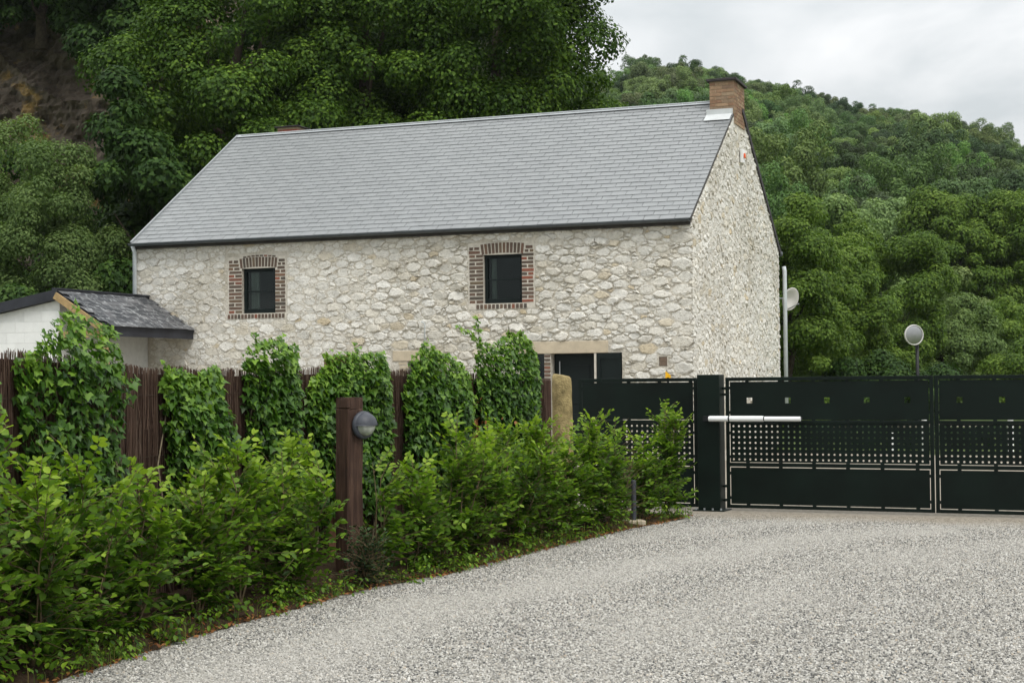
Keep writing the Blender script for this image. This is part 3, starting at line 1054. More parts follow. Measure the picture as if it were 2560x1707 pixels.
for i, (_, x, s0) in enumerate(cand):
    jt = random.uniform(-0.004, 0.004)
    lift = 0.030 + random.uniform(-0.0015, 0.0015)
    base = Vector((x, -oh + (s0 + jt) * cs - lift * sn_, ez + (s0 + jt) * sn_ + lift * cs))
    ax = math.atan2(sn_, cs) - 0.055
    if i < 300:
        o = link('slate', slate_me, None, roof_o)
        o.location = base
        o.rotation_euler = (ax, 0, random.uniform(-0.004, 0.004))
    else:
        mt = Matrix.Translation(base) @ Matrix.Rotation(ax, 4, 'X')
        rest.rnd = random.random()
        rest.add([mt @ Vector(q) for q in slate_b.v], slate_b.f)
for k in range(NROW):                                            # half slates at both verges, alternate rows
    n_ = int((W - 0.012 + 0.045) / SW - (0.5 if k % 2 else 0.0))
    xl = W - 0.012 - n_ * SW - (SW / 2 if k % 2 else 0.0)
    ends = [((xl - 0.045) / 2, xl + 0.045 - 0.003)] if xl + 0.045 > 0.03 else []
    if k % 2:
        ends.append((W - 0.012 - SW / 4, SW / 2 - 0.002))
    for x, w in ends:
        s0 = k * EXP_ - 0.02
        base = Vector((x, -oh + s0 * cs - 0.030 * sn_, ez + s0 * sn_ + 0.030 * cs))
        mt = Matrix.Translation(base) @ Matrix.Rotation(SLOPE - 0.055, 4, 'X')
        rest.rnd = random.random()
        rest.add([mt @ Vector((q[0] * w / SW, q[1], q[2])) for q in slate_b.v], slate_b.f)
# far slope
for k in range(NROW):
    for c_ in range(int(W / SW)):
        x = W - 0.012 - SW / 2 - c_ * SW
        s0 = k * EXP_ - 0.02
        base = Vector((x, L + oh - s0 * cs + 0.03 * sn_, ez + s0 * sn_ + 0.03 * cs))
        mt = Matrix.Translation(base) @ Matrix.Rotation(math.pi, 4, 'Z') @ Matrix.Rotation(SLOPE - 0.055, 4, 'X')
        rest.rnd = random.random()
        rest.add([mt @ Vector(q) for q in slate_b.v], slate_b.f)
rest.build('slates', 'slate', roof_o, rnd=True, kind='stuff')
# ridge cap, verges
rc = MB()
for y, z in ((-0.10, -0.045),):
    rc.add([(-0.06, L / 2 - 0.10, HR + 0.0), (11.22, L / 2 - 0.10, HR + 0.0), (11.22, L / 2, HR + 0.075), (-0.06, L / 2, HR + 0.075),
            (11.22, L / 2 + 0.10, HR + 0.0), (-0.06, L / 2 + 0.10, HR + 0.0)], [(0, 1, 2, 3), (3, 2, 4, 5), (0, 3, 5), (1, 4, 2)])
rc.build('ridge_cap', 'zinc', roof_o)
MB().bar((-0.055, -oh - 0.02, ez + 0.02), (-0.055, L / 2, HR + 0.042), 0.03, 0.07, (0, -sn_, cs)).build('verge_trim', 'zinc', roof_o)
MB().bar((W + 0.012, L / 2 + 0.25, HR - 0.25 * math.tan(SLOPE) + 0.03), (W + 0.012, L + oh + 0.03, ez + 0.005), 0.05, 0.115, (0, sn_, cs)).build('verge_board', 'dark_joint', roof_o)
# eaves: fascia board, gutter
MB().box(0.0, W - 0.03, -oh + 0.02, -0.004, ez - 0.10, ez - 0.045).build('fascia', 'fascia', house)
gt = MB()
gv, gf = [], []
ng_ = 9
for x in (-0.07, W - 0.02):
    for ri in (0.058, 0.050):
        for k in range(ng_):
            a_ = math.pi + math.pi * k / (ng_ - 1)
            gv.append((x, -oh - 0.062 + ri * math.cos(a_), ez + 0.004 + ri * math.sin(a_)))
for k in range(ng_ - 1):
    gf.append((k, k + 1, 2 * ng_ + k + 1, 2 * ng_ + k))
    gf.append((ng_ + k, 3 * ng_ + k, 3 * ng_ + k + 1, ng_ + k + 1))
    for b_ in (0, 2 * ng_):
        gf.append((b_ + k, b_ + ng_ + k, b_ + ng_ + k + 1, b_ + k + 1))
gf.append((0, 2 * ng_, 3 * ng_, ng_))
gf.append((ng_ - 1, 2 * ng_ - 1, 4 * ng_ - 1, 3 * ng_ - 1))
gt.add(gv, gf)
gt.build('gutter', 'gutter', house, smooth=True)
MB().tube([(0.0, -oh - 0.06, ez - 0.03), (0.0, -0.075, ez - 0.16), (0.0, -0.075, 0.1)], 0.042, 12).build('downpipe', 'pipe', house, smooth=True)
dp = MB().tube([(W + 0.10, L + 0.12, ez - 0.32), (W + 0.12, L + 0.10, ez - 0.42), (W + 0.12, L + 0.10, 0.05)], 0.048, 12).build('downpipe', 'pipe', house, smooth=True)
MB().tube([(W - 0.3, L + oh + 0.06, ez - 0.02), (W + 0.06, L + oh + 0.06, ez - 0.02)], 0.06, 12).build('gutter', 'gutter', house, smooth=True)

# ---- chimneys
def chimney(x0, x1, y0, y1, z0, z1, name_label, mat, cap):
    ch = MB().box(x0, x1, y0, y1, z0, z1).build('chimney', 'chimney_joint', house)
    ch['label'] = name_label
    bh = 0.072
    n = int((z1 - z0) / bh)
    for k in range(n):
        z = z0 + bh * (k + 0.5)
        # front face
        wd = x1 - x0
        nb = max(2, round(wd / 0.21))
        st = 0.5 if k % 2 else 0.0
        xs = [x0] + [x0 + wd * (i + st) / nb for i in range(0 if st else 1, nb + (0 if st == 0 else 0))] + [x1]
        xs = sorted(set(round(q, 4) for q in xs))
        for a_, b_ in zip(xs, xs[1:]):
            brick(ch, (a_ + b_) / 2, z, b_ - a_ - 0.012, bh - 0.012, mat=mat, proud=0.008, d=0.03, y=y0)
        # side face towards the gable end
        wd = y1 - y0
        nb = max(2, round(wd / 0.21))
        ys = [y0] + [y0 + wd * (i + st) / nb for i in range(0 if st else 1, nb)] + [y1]
        ys = sorted(set(round(q, 4) for q in ys))
        for a_, b_ in zip(ys, ys[1:]):
            me = brick_mesh(b_ - a_ - 0.012, bh - 0.0121, 0.031)
            if not me.materials:
                me.materials.append(M[mat])
            o = link('brick', me, None, ch)
            o.location = (x1 + 0.008, (a_ + b_) / 2, z)
            o.rotation_euler = (0, 0, math.pi / 2)
    bevel(MB().box(x0 - 0.06, x1 + 0.06, y0 - 0.06, y1 + 0.06, z1, z1 + cap).build('cap', 'dark_joint', ch), 0.01)
    return ch


ch1 = chimney(11.25, W + 0.006, 3.72, 4.72, 6.78, 7.66, 'brick chimney standing flush with the gable end', 'chimney_brick', 0.055)
fl = MB()
fl.box(11.19, W - 0.02, 3.66, 3.705, 6.955, 7.085)
fl.add([(11.19, 3.40, 6.82), (W - 0.03, 3.40, 6.82), (W - 0.03, 3.67, 6.985), (11.19, 3.67, 6.985)], [(0, 1, 2, 3)])
fl.build('flashing', 'lead', ch1)
M['red_brick'] = rnd_mat('red ridge brick', [(0.0, (0.30, 0.09, 0.06)), (0.5, (0.24, 0.08, 0.055)), (1.0, (0.34, 0.14, 0.09))], 0.9, 20, 0.3, 40, 0.5, 0.01)
BRICK.clear()
chimney(0.80, 1.32, L / 2 + 0.35, L / 2 + 0.85, 6.9, 7.52, 'red brick chimney stub behind the ridge', 'red_brick', 0.03)

# ---- alarm box on the gable, satellite dish behind the house
al = bevel(MB().box(W + 0.02, W + 0.085, 4.16, 4.34, 6.03, 6.31).build('alarm_box', 'white_paint', house), 0.012)
bevel(MB().box(W + 0.085, W + 0.12, 4.20, 4.30, 6.13, 6.23).build('lens', 'red_lens', al), 0.015)

dish = empty('satellite_dish', (0, 0, 0))
dish.parent = house
prof = [(0.001, 0.0), (0.10, 0.012), (0.19, 0.04), (0.27, 0.085), (0.275, 0.09), (0.265, 0.096), (0.18, 0.055), (0.001, 0.02)]
mt = Matrix.Translation((W + 0.14, L + 0.36, 3.44)) @ Matrix.Rotation(R(58), 4, 'Z') @ Matrix.Rotation(R(105), 4, 'X')
MB().lathe(prof, 28, mt).build('reflector', 'dish', dish, smooth=True)
MB().tube([(W - 0.1, L + 0.0, 3.42), (W + 0.12, L + 0.36, 3.44)], 0.02, 8).build('bracket', 'zinc', dish)
MB().tube([mt @ Vector((0, -0.24, 0.07)), mt @ Vector((0, -0.05, 0.36))], 0.012, 8).build('feed_arm', 'zinc', dish)

# ------------------------------------------------------------------ shed against the house front
shed = empty('shed', HB, -HY, 'white block shed with lean-to roof of lichen-spotted slates', 'shed')
SX, SY = 0.27, -2.95
bodyv = [(-4.2, SY, 0), (SX, SY, 0), (SX, SY, 3.20), (-4.2, SY, 2.42), (-4.2, -0.02, 0), (SX, -0.02, 0), (SX, -0.02, 3.20), (-4.2, -0.02, 2.42)]
wall = MB().add(bodyv, [(0, 1, 2, 3), (1, 5, 6, 2), (5, 4, 7, 6), (4, 0, 3, 7), (3, 2, 6, 7)]).build('wall', 'white_joint', shed)
bm = {}
slope_l = (3.20 - 2.42) / (4.2 + SX)
for k in range(17):
    z = 0.10 + k * 0.2
    for c_ in range(12):
        x1 = SX - c_ * 0.4 - (0.2 if k % 2 else 0)
        x0 = max(x1 - 0.4, -4.2)
        if c_ == 0 and k % 2:
            segs = [(SX - 0.2, SX), (x0, x1)]
        else:
            segs = [(x0, x1)]
        for a_, b_ in segs:
            if b_ - a_ < 0.1 or z + 0.1 > 3.18 - (SX - a_) * slope_l or z < 1.4:
                continue
            key = round(b_ - a_, 2)
            if key not in bm:
                bm[key] = MB().box(-(b_ - a_) / 2 + 0.004, (b_ - a_) / 2 - 0.004, -0.004, 0.02, -0.096, 0.096).mesh('block', 'white_block')
            o = link('block', bm[key], None, wall)
            o.location = ((a_ + b_) / 2, SY, z)
MB().add([(SX + 0.03, SY - 0.12, 3.215), (-4.5, SY - 0.12, 2.38), (-4.5, 0.0, 2.38), (SX + 0.03, 0.0, 3.215),
          (SX + 0.03, SY - 0.12, 3.40), (-4.5, SY - 0.12, 2.58), (-4.5, 0.0, 2.58), (SX + 0.03, 0.0, 3.40)],
         [(0, 3, 2, 1), (4, 5, 6, 7), (0, 1, 5, 4), (1, 2, 6, 5), (2, 3, 7, 6), (3, 0, 4, 7)]).build('flat_roof', 'felt', shed)
AX, AZ, BX, BZ = 0.24, 3.40, 1.366, 2.70
al_ = math.atan2(AZ - BZ, BX - AX)
sl_ = math.hypot(BX - AX, AZ - BZ)
lt = MB().add([(AX, SY - 0.1, AZ - 0.02), (BX, SY - 0.1, BZ - 0.02), (BX, -0.01, BZ - 0.02), (AX, -0.01, AZ - 0.02),
               (AX, SY - 0.1, AZ - 0.07), (BX, SY - 0.1, BZ - 0.07), (BX, -0.01, BZ - 0.07), (AX, -0.01, AZ - 0.07)],
              [(0, 1, 2, 3), (7, 6, 5, 4), (0, 4, 5, 1), (1, 5, 6, 2), (2, 6, 7, 3), (3, 7, 4, 0)]).build('lean_to_roof', 'felt', shed)
nr, sw2 = 8, 0.29
ex2 = sl_ / nr
os_b = MB().box(-sw2 / 2 + 0.004, sw2 / 2 - 0.004, -0.01, ex2 * 1.35, -0.004, 0.004)
os_me = os_b.mesh('slate', 'old_slate')
for k in range(nr):
    for c_ in range(int(3.0 / sw2) + 1):
        y = -0.02 - sw2 / 2 - c_ * sw2 - (sw2 / 2 if k % 2 else 0)
        if y - sw2 / 2 < SY - 0.16:
            continue
        s0 = k * ex2 + random.uniform(-0.012, 0.012)
        px_, pz_ = BX + 0.03 - s0 * math.cos(al_), BZ - 0.02 + s0 * math.sin(al_)
        o = link('slate', os_me, None, lt)
        o.matrix_local = (Matrix.Translation((px_ + 0.016 * math.sin(al_), y, pz_ + 0.016 * math.cos(al_))) @ Matrix.Rotation(R(90), 4, 'Z')
                          @ Matrix.Rotation(al_ - 0.03 + random.uniform(-0.012, 0.012), 4, 'X') @ Matrix.Rotation(random.uniform(-0.02, 0.02), 4, 'Z'))
MB().box(AX - 0.06, AX + 0.09, SY - 0.12, -0.02, AZ - 0.012, AZ + 0.022).build('ridge_strip', 'felt', lt)
MB().bar((AX + 0.02, SY - 0.13, AZ - 0.12), (BX - 0.02, SY - 0.13, BZ - 0.09), 0.035, 0.13, (math.sin(al_), 0, math.cos(al_))).build('verge_board', 'pine', shed)
MB().box(BX - 0.05, BX - 0.01, SY - 0.08, -0.03, BZ - 0.20, BZ - 0.06).build('fascia', 'felt', shed)
MB().box(SX + 0.01, BX - 0.06, SY - 0.05, SY + 0.05, BZ - 0.22, BZ - 0.10).build('beam', 'pine', shed)
MB().box(BX - 0.13, BX - 0.03, SY - 0.05, SY + 0.05, 0, BZ - 0.22).build('post', 'pine', shed)

# ------------------------------------------------------------------ gate
GY = 0.4111
GP = (2.6077, 19.0427, 0.0)


def gate_xy(s, off=0.0):
    return (GP[0] + math.cos(GY) * s - math.sin(GY) * off, GP[1] - math.sin(GY) * s - math.cos(GY) * off)


def perforated(w, z0, z1, sx0, dx, nx_, sz0, dz, nz_, r_, th_, sq=None):
    """sheet with real round holes (or square ones)"""
    mb = MB()
    y = 0.0
    x_lo, x_hi = 0.0, w
    xs = [sx0 + i * dx for i in range(nx_)]
    zs = [sz0 - j * dz for j in range(nz_)]
    K = 12
    hx, hz = (dx / 2, dz / 2) if nz_ > 1 else (0.1, 0.1)
    if sq:
        hx, hz = sq * 1.6, sq * 1.6
    cells = []
    for i, cx_ in enumerate(xs):
        for j, cz_ in enumerate(zs):
            sqr = [(hx, 0), (hx, hz * 0.58), (hx, hz), (hx * 0.58, hz)] if False else None
            ring_o, ring_i = [], []
            for k in range(K):
                a_ = 2 * math.pi * (k + 0.5) / K
                ca, sa = math.cos(a_), math.sin(a_)
                m_ = max(abs(ca), abs(sa))
                ring_o.append((cx_ + hx * ca / m_, cz_ + hz * sa / m_))
                if sq:
                    ring_i.append((cx_ + sq * ca / m_, cz_ + sq * sa / m_))
                else:
                    ring_i.append((cx_ + r_ * ca, cz_ + r_ * sa))
            # corners of the tile: push the two diagonal samples out to the corner
            vs = [(q[0], 0.0, q[1]) for q in ring_o] + [(q[0], 0.0, q[1]) for q in ring_i] + [(q[0], th_, q[1]) for q in ring_i]
            fs = [(k, (k + 1) % K, K + (k + 1) % K, K + k) for k in range(K)] + [(K + k, K + (k + 1) % K, 2 * K + (k + 1) % K, 2 * K + k) for k in range(K)]
            b0 = len(vs)
            for (sx_, sz_, k) in ((1, 1, 1), (-1, 1, 4), (-1, -1, 7), (1, -1, 10)):
                vs.append((cx_ + sx_ * hx, 0.0, cz_ + sz_ * hz))
                # triangle between the two neighbours round the corner
                fs.append((b0, (k + 1) % K, k) if False else (k, b0, (k + 1) % K))
                b0 += 1
            mb.add(vs, fs)
    X0_, X1_ = xs[0] - hx, xs[-1] + hx
    Z1_, Z0_ = zs[0] + hz, zs[-1] - hz

    def q4(a_, b_, c_, d_):
        if b_ - a_ > 1e-4 and d_ - c_ > 1e-4:
            mb.add([(a_, 0, c_), (b_, 0, c_), (b_, 0, d_), (a_, 0, d_)], [(0, 1, 2, 3)])
    q4(x_lo, x_hi, z0, Z0_)
    q4(x_lo, x_hi, Z1_, z1)
    q4(x_lo, X0_, Z0_, Z1_)
    q4(X1_, x_hi, Z0_, Z1_)
    if sq:
        for a_, b_ in zip(xs, xs[1:]):
            q4(a_ + hx, b_ - hx, Z0_, Z1_)
    return mb


def gate_leaf(name, s0, s1, label, sq_s, hole0, nholes, hinge_left, group):
    g_ = empty(name, (*gate_xy(s0), 0), -GY, label, 'gate', group)
    w = s1 - s0
    tb = 0.044
    y0, y1 = 0.010, 0.030
    for nm, bx in (('stile', (0, tb, 0.035, 1.628)), ('stile', (w - tb, w, 0.035, 1.628))):
        bevel(MB().box(bx[0], bx[1], y0, y1, bx[2], bx[3]).build(nm, 'gate', g_), 0.003)
    for z0, z1 in ((1.584, 1.628), (1.067, 1.104), (0.541, 0.588), (0.035, 0.076)):
        bevel(MB().box(tb + 0.0005, w - tb - 0.0005, y0 + 0.001, y1 - 0.001, z0, z1).build('rail', 'gate', g_), 0.003)
    gp = 0.010
    x0, x1 = tb + gp, w - tb - gp
    # upper sheet with square cut-outs
    if sq_s:
        up = perforated(x1 - x0, 1.113, 1.574, sq_s[0] - s0 - x0, sq_s[1], sq_s[2], 1.345, 0.1, 1, 0.03, 0.003, 0.034)
        o = up.build('upper_sheet', 'gate', g_)
        o.location = (x0, 0.02, 0)
    else:
        MB().box(x0, x1, 0.02, 0.023, 1.113, 1.574).build('upper_sheet', 'gate', g_)
    mid = perforated(x1 - x0, 0.598, 1.058, hole0 - s0 - x0, 0.0685, nholes, 1.033, 0.0673, 7, 0.0128, 0.003)
    o = mid.build('perforated_sheet', 'gate', g_)
    o.location = (x0, 0.02, 0)
    MB().box(x0, x1, 0.02, 0.023, 0.086, 0.530).build('lower_sheet', 'gate', g_)
    # tabs holding the sheets in the frame
    n = max(2, int(round(w / 0.41)))
    for i in range(n):
        s = 0.27 + 0.405 * i
        if s > w - 0.08:
            break
        for z0, z1 in ((1.573, 1.586), (1.102, 1.115), (1.056, 1.069), (0.586, 0.600), (0.528, 0.543), (0.074, 0.088)):
            MB().box(s - 0.022, s + 0.022, 0.013, 0.027, z0, z1).build('tab', 'gate', g_)
    for x in (tb + gp / 2, w - tb - gp / 2):
        for z in (0.16, 0.46, 0.66, 0.95, 1.2, 1.5):
            MB().box(x - gp / 2 - 0.003, x + gp / 2 + 0.003, 0.013, 0.027, z - 0.018, z + 0.018).build('tab', 'gate', g_)
    if hinge_left is not None:
        for z in (1.495, 1.42, 0.30, 0.13):
            MB().tube([(hinge_left, 0.02, z - 0.016), (hinge_left, 0.02, z + 0.016)], 0.022, 10).build('hinge', 'gate', g_)
            MB().box(hinge_left - 0.045, hinge_left + 0.03, 0.012, 0.028, z - 0.007, z + 0.007).build('hinge', 'gate', g_)
    return g_


gate_leaf('gate_leaf', 0.0, 2.487, 'dark green metal gate leaf beside the square post, carrying the white opener', (0.298, 0.473, 5), 0.093, 34, -0.022, 'leaves of the dark green double gate')
gate_leaf('gate_leaf', 2.499, 4.98, 'dark green metal gate leaf cut off by the right edge of the picture', (2.78, 0.473, 5), 2.618, 34, None, 'leaves of the dark green double gate')
gate_leaf('metal_screen', -1.93, -0.362, 'dark green perforated metal panel half hidden behind the hedge end', None, -1.837, 21, None, None)
for z in (1.44, 0.02, 0.22):
    pass
gp_ = empty('gate_post', (*gate_xy(-0.187), 0), -GY, 'square dark green steel gate post between panel and gate leaf', 'gate post')
bevel(MB().box(-0.139, 0.139, -0.11, 0.13, 0.0, 1.665).build('shaft', 'gate', gp_), 0.006)
bevel(MB().box(-0.20, 0.20, -0.16, 0.18, -0.02, 0.014).build('base_plate', 'gate', gp_), 0.004)
for sx_ in (-0.16, -0.055, 0.05, 0.155):
    MB().lathe([(0.012, 0.014), (0.012, 0.036), (0.001, 0.036)], 6, Matrix.Translation((sx_, -0.135, 0))).build('bolt', 'zinc', gp_)
for z in (1.49, 0.13):
    MB().box(-0.18, -0.139, 0.0, 0.03, z - 0.014, z + 0.014).build('bracket', 'gate', gp_)
op = empty('gate_opener', (*gate_xy(-0.187, 0.12), 1.128), -GY, 'white tubular gate opener arm bolted across the gate post', 'gate opener')
o = MB().tube([(0.02, -0.03, 0), (0.262, -0.03, 0)], 0.034, 16).build('motor_cover', 'white_paint', op)
o = MB().tube([(0.284, -0.03, 0), (0.700, -0.03, 0)], 0.035, 16).build('housing', 'white_paint', op)
o = MB().tube([(0.714, -0.03, -0.002), (1.15, -0.03, -0.002)], 0.029, 16).build('rod_cover', 'white_paint', op)
MB().tube([(0.258, -0.03, 0), (0.288, -0.03, 0)], 0.026, 12).build('collar', 'black_plastic', op)
MB().tube([(0.696, -0.03, 0), (0.718, -0.03, 0)], 0.024, 12).build('collar', 'black_plastic', op)
MB().box(-0.05, 0.03, -0.05, 0.03, -0.03, 0.035).build('bracket', 'black_plastic', op)
MB().box(1.06, 1.14, -0.03, 0.11, -0.018, 0.018).build('bracket', 'black_plastic', op)

# ------------------------------------------------------------------ small things
# lamp post: a reused railway sleeper with a bulkhead lamp
lp = empty('lamp_post', (-1.345, 12.80, 0.03), R(-41), 'old wooden sleeper post with a round grey bulkhead lamp', 'lamp post')
sv, sf = [], []
g = np.random.default_rng(4)
hw = 0.0865
cut = 0.018
ringp = [(-hw + cut, -hw), (0, -hw - 0.001), (hw - cut, -hw), (hw, -hw + cut), (hw, hw - cut), (hw - cut, hw), (-hw + cut, hw), (-hw, hw - cut), (-hw, 0), (-hw, -hw + cut)]
lev = [-0.05, 0.15, 0.35, 0.55, 0.75, 0.95, 1.12, 1.28, 1.372, 1.382, 1.392, 1.45, 1.472]
for i, z in enumerate(lev):
    k = 1.0 if i != 9 else 0.965
    if i == len(lev) - 1:
        k = 0.975
    lean = -0.012 * (1 - z / 1.5)
    for (x, y) in ringp:
        sv.append((x * k + lean + g.normal(0, 0.0025), y * k + lean * 0.5 + g.normal(0, 0.0025), z))
nrp = len(ringp)
for i in range(len(lev) - 1):
    for k in range(nrp):
        sf.append((i * nrp + k, i * nrp + (k + 1) % nrp, (i + 1) * nrp + (k + 1) % nrp, (i + 1) * nrp + k))
sf.append(tuple((len(lev) - 1) * nrp + k for k in range(nrp)))
MB().add(sv, sf).build('post', 'sleeper', lp)
lamp = empty('lamp')
lamp.parent = lp
# lamp faces the local +x side (towards the drive); its axis points out of the post
lm = Matrix.Translation((hw - 0.004, 0.0, 1.245)) @ Matrix.Rotation(R(90), 4, 'Y')
MB().lathe([(0.0, 0.0), (0.104, 0.0), (0.108, 0.012), (0.106, 0.03), (0.092, 0.038), (0.0, 0.04)], 36, lm).build('back_plate', 'lamp_grey', lamp, smooth=True)
dome = []
for k in range(11):
    a_ = math.pi / 2 * k / 10
    dome.append((0.082 * math.cos(a_), 0.036 + 0.074 * math.sin(a_)))
MB().lathe(dome, 36, lm).build('globe', 'frosted', lamp, smooth=True)
# hood: the upper half of a slightly larger dome with a lip
hv, hf = [], []
na, nb = 24, 10
for sh_, rr, hh in ((0, 0.100, 0.088), (1, 0.092, 0.080)):
    for i in range(na + 1):
        a_ = math.pi * i / na
        for j in range(nb + 1):
            b_ = math.pi / 2 * j / nb
            # in lamp frame: local x is down, z is out
            v = Vector((-rr * math.cos(b_) * math.sin(a_) + 0.004, rr * math.cos(b_) * math.cos(a_), 0.034 + hh * math.sin(b_)))
            hv.append(lm @ v)
n1_ = (na + 1) * (nb + 1)
for i in range(na):
    for j in range(nb):
        q = i * (nb + 1) + j
        hf.append((q, q + nb + 1, q + nb + 2, q + 1))
        hf.append((n1_ + q, n1_ + q + 1, n1_ + q + nb + 2, n1_ + q + nb + 1))
for j in range(nb):
    for i in (0, na):
        q = i * (nb + 1) + j
        hf.append((q, q + 1, n1_ + q + 1, n1_ + q))
MB().add(hv, hf).build('hood', 'lamp_grey', lamp, smooth=True)
lamp.scale = (1.08, 1.08, 1.08)
lamp.location = (0.012, 0.045, -0.10)

# low bollard on a concrete foot at the hedge end
bo = empty('bollard', (1.335, 17.30, 0.0), R(12), 'short dark grey metal bollard on a pale concrete foot', 'bollard')
bevel(MB().box(-0.115, 0.115, -0.09, 0.09, -0.02, 0.058).build('foot', 'concrete', bo), 0.012)
MB().lathe([(0.029, 0.058), (0.029, 0.43), (0.027, 0.448), (0.030, 0.450), (0.030, 0.492), (0.024, 0.500), (0.0, 0.502)], 18).build('shaft', 'lamp_grey', bo, smooth=False)

# lichen covered stone pillar with rounded top
pl = empty('stone_pillar', (0.585, 18.30, 0.0), R(-20), 'yellowish lichen-covered stone pillar with a sloping rounded top', 'pillar')
pv, pf = [], []
npl = 22
zl = [0, 0.3, 0.6, 0.9, 1.1, 1.3, 1.5, 1.62, 1.665, 1.685]
for i, z in enumerate(zl):
    k = [1.12, 1.10, 1.09, 1.06, 1.04, 1.02, 1.0, 0.985, 0.93, 0.80][i]
    for q in range(npl):
        a_ = 2 * math.pi * q / npl
        rr = 0.118 * k * (1 + 0.03 * math.sin(3 * a_ + z * 2) + g.normal(0, 0.012))
        x, y = rr * math.cos(a_), rr * 0.85 * math.sin(a_)
        pv.append((x, y, z - (0.20 * (x + 0.05) if z > 1.4 else 0)))
for i in range(len(zl) - 1):
    for q in range(npl):
        pf.append((i * npl + q, i * npl + (q + 1) % npl, (i + 1) * npl + (q + 1) % npl, (i + 1) * npl + q))
pf.append(tuple((len(zl) - 1) * npl + q for q in range(npl)))
MB().add(pv, pf).build('shaft', 'pillar', pl, smooth=True)

# brown post beside the pillar, brown board behind the ivy
bp = bevel(MB().box(-0.05, 0.05, -0.05, 0.05, 0, 1.62).build('fence_post', 'sleeper'), 0.008)
bp.location = (0.40, 18.15, 0)
tag(bp, 'dark brown wooden post touching the lichen-covered pillar', 'post')
bd = bevel(MB().box(-0.22, 0.22, -0.02, 0.02, 0, 1.865).build('wooden_board', 'rust'), 0.006)
bd.location = (-1.56, 14.05, 0)
bd.rotation_euler = (0, 0, R(61))
tag(bd, 'reddish brown upright board sticking out of the ivy above the fence', 'board')

# convex mirror on a pole behind the gate
mi = empty('traffic_mirror', (10.44, 40.0, 0), R(14), 'round convex mirror on a black pole behind the gate', 'mirror')
MB().tube([(0, 0, 0), (0, 0, 2.55)], 0.045, 12).build('pole', 'black_plastic', mi, smooth=True)
mm = Matrix.Translation((-0.15, -0.10, 2.645)) @ Matrix.Rotation(R(90), 4, 'X')
MB().lathe([(0.001, 0.050), (0.10, 0.047), (0.19, 0.039), (0.238, 0.03)], 32, mm).build('mirror_face', 'mirror', mi, smooth=True)
MB().lathe([(0.236, 0.025), (0.245, 0.05), (0.262, 0.045), (0.268, 0.02), (0.25, -0.03), (0.001, -0.06)], 32, mm).build('housing', 'dish', mi, smooth=True)
MB().box(-0.18, 0.04, -0.08, -0.02, 2.46, 2.52).build('bracket', 'black_plastic', mi)

# orange tipped marker standing in the yard by the house corner
mk = empty('marker_post', (2.405, 24.0, 0), 0, 'orange-yellow pointed tip of a marker peeking above the dark panel', 'marker')
MB().tube([(0, 0, 0), (0, 0, 1.63)], 0.018, 10).build('pole', 'black_plastic', mk)
MB().add([(-0.04, 0, 1.60), (0.045, 0, 1.60), (0.045, 0, 1.665), (-0.035, 0, 1.73), (-0.04, 0.03, 1.60), (0.045, 0.03, 1.60), (0.045, 0.03, 1.665), (-0.035, 0.03, 1.73)],
         [(0, 1, 2, 3), (7, 6, 5, 4), (0, 4, 5, 1), (1, 5, 6, 2), (2, 6, 7, 3), (3, 7, 4, 0)]).build('flag', 'orange', mk)

for x, y, h, lb in ((9.93, 31.0, 1.15, 'white post seen through the holes of the gate leaf at the picture edge'),
                    (7.96, 32.6, 0.42, 'short white post seen through the middle of the hinged gate leaf'),
                    (8.66, 32.7, 1.10, 'white post seen through the gate near the meeting stiles')):
    wp_ = MB().lathe([(0.055, 0), (0.055, h - 0.03), (0.04, h), (0.0, h)], 14).build('white_post', 'white_paint', smooth=False)
    wp_.location = (x, y, 0)
    tag(wp_, lb, 'post', 'white posts standing in the yard')

g = np.random.default_rng(71)
n = 9000
q = g.random(n)
P = np.column_stack([q * 8.0, g.normal(0, 0.22, n), 0.02 + 0.50 * g.random(n) ** 0.7 * (1 + 0.08 * np.sin(q * 40))])
lh_ = empty('low_hedge', (6.3, 33.9, -0.02), R(-14), 'low dark hedge in the yard, glimpsed through the gate holes', 'hedge')
link('foliage', leaves_mesh('foliage', P, g.normal(0, 0.6, (n, 3)) + np.array([0, -0.5, 0.7]), g.normal(0, 1, (n, 3)), g.uniform(0.05, 0.10, n), T_KITE, 0.4 * g.random(n), 'leaf_dark'), None, lh_, 'stuff')

# ------------------------------------------------------------------ brushwood fence
fen = empty('brushwood_fence', (0, 0, 0), 0, 'dark brown heather brushwood screen fence behind the hedge', 'fence')
LF = path_len(FENCE)
tw = MB()
bk = MB()
rf = random.Random(8)


def fence_top(x):
    pts = [(-4.4, 1.86), (-3.168, 1.85), (-3.0, 1.83), (-2.739, 1.757), (-2.243, 1.735), (-1.709, 1.75), (-0.943, 1.725), (0.365, 1.645)]
    for (a, b) in zip(pts, pts[1:]):
        if a[0] <= x <= b[0]:
            return a[1] + (b[1] - a[1]) * (x - a[0]) / (b[0] - a[0])
    return pts[-1][1] if x > 0 else pts[0][1]


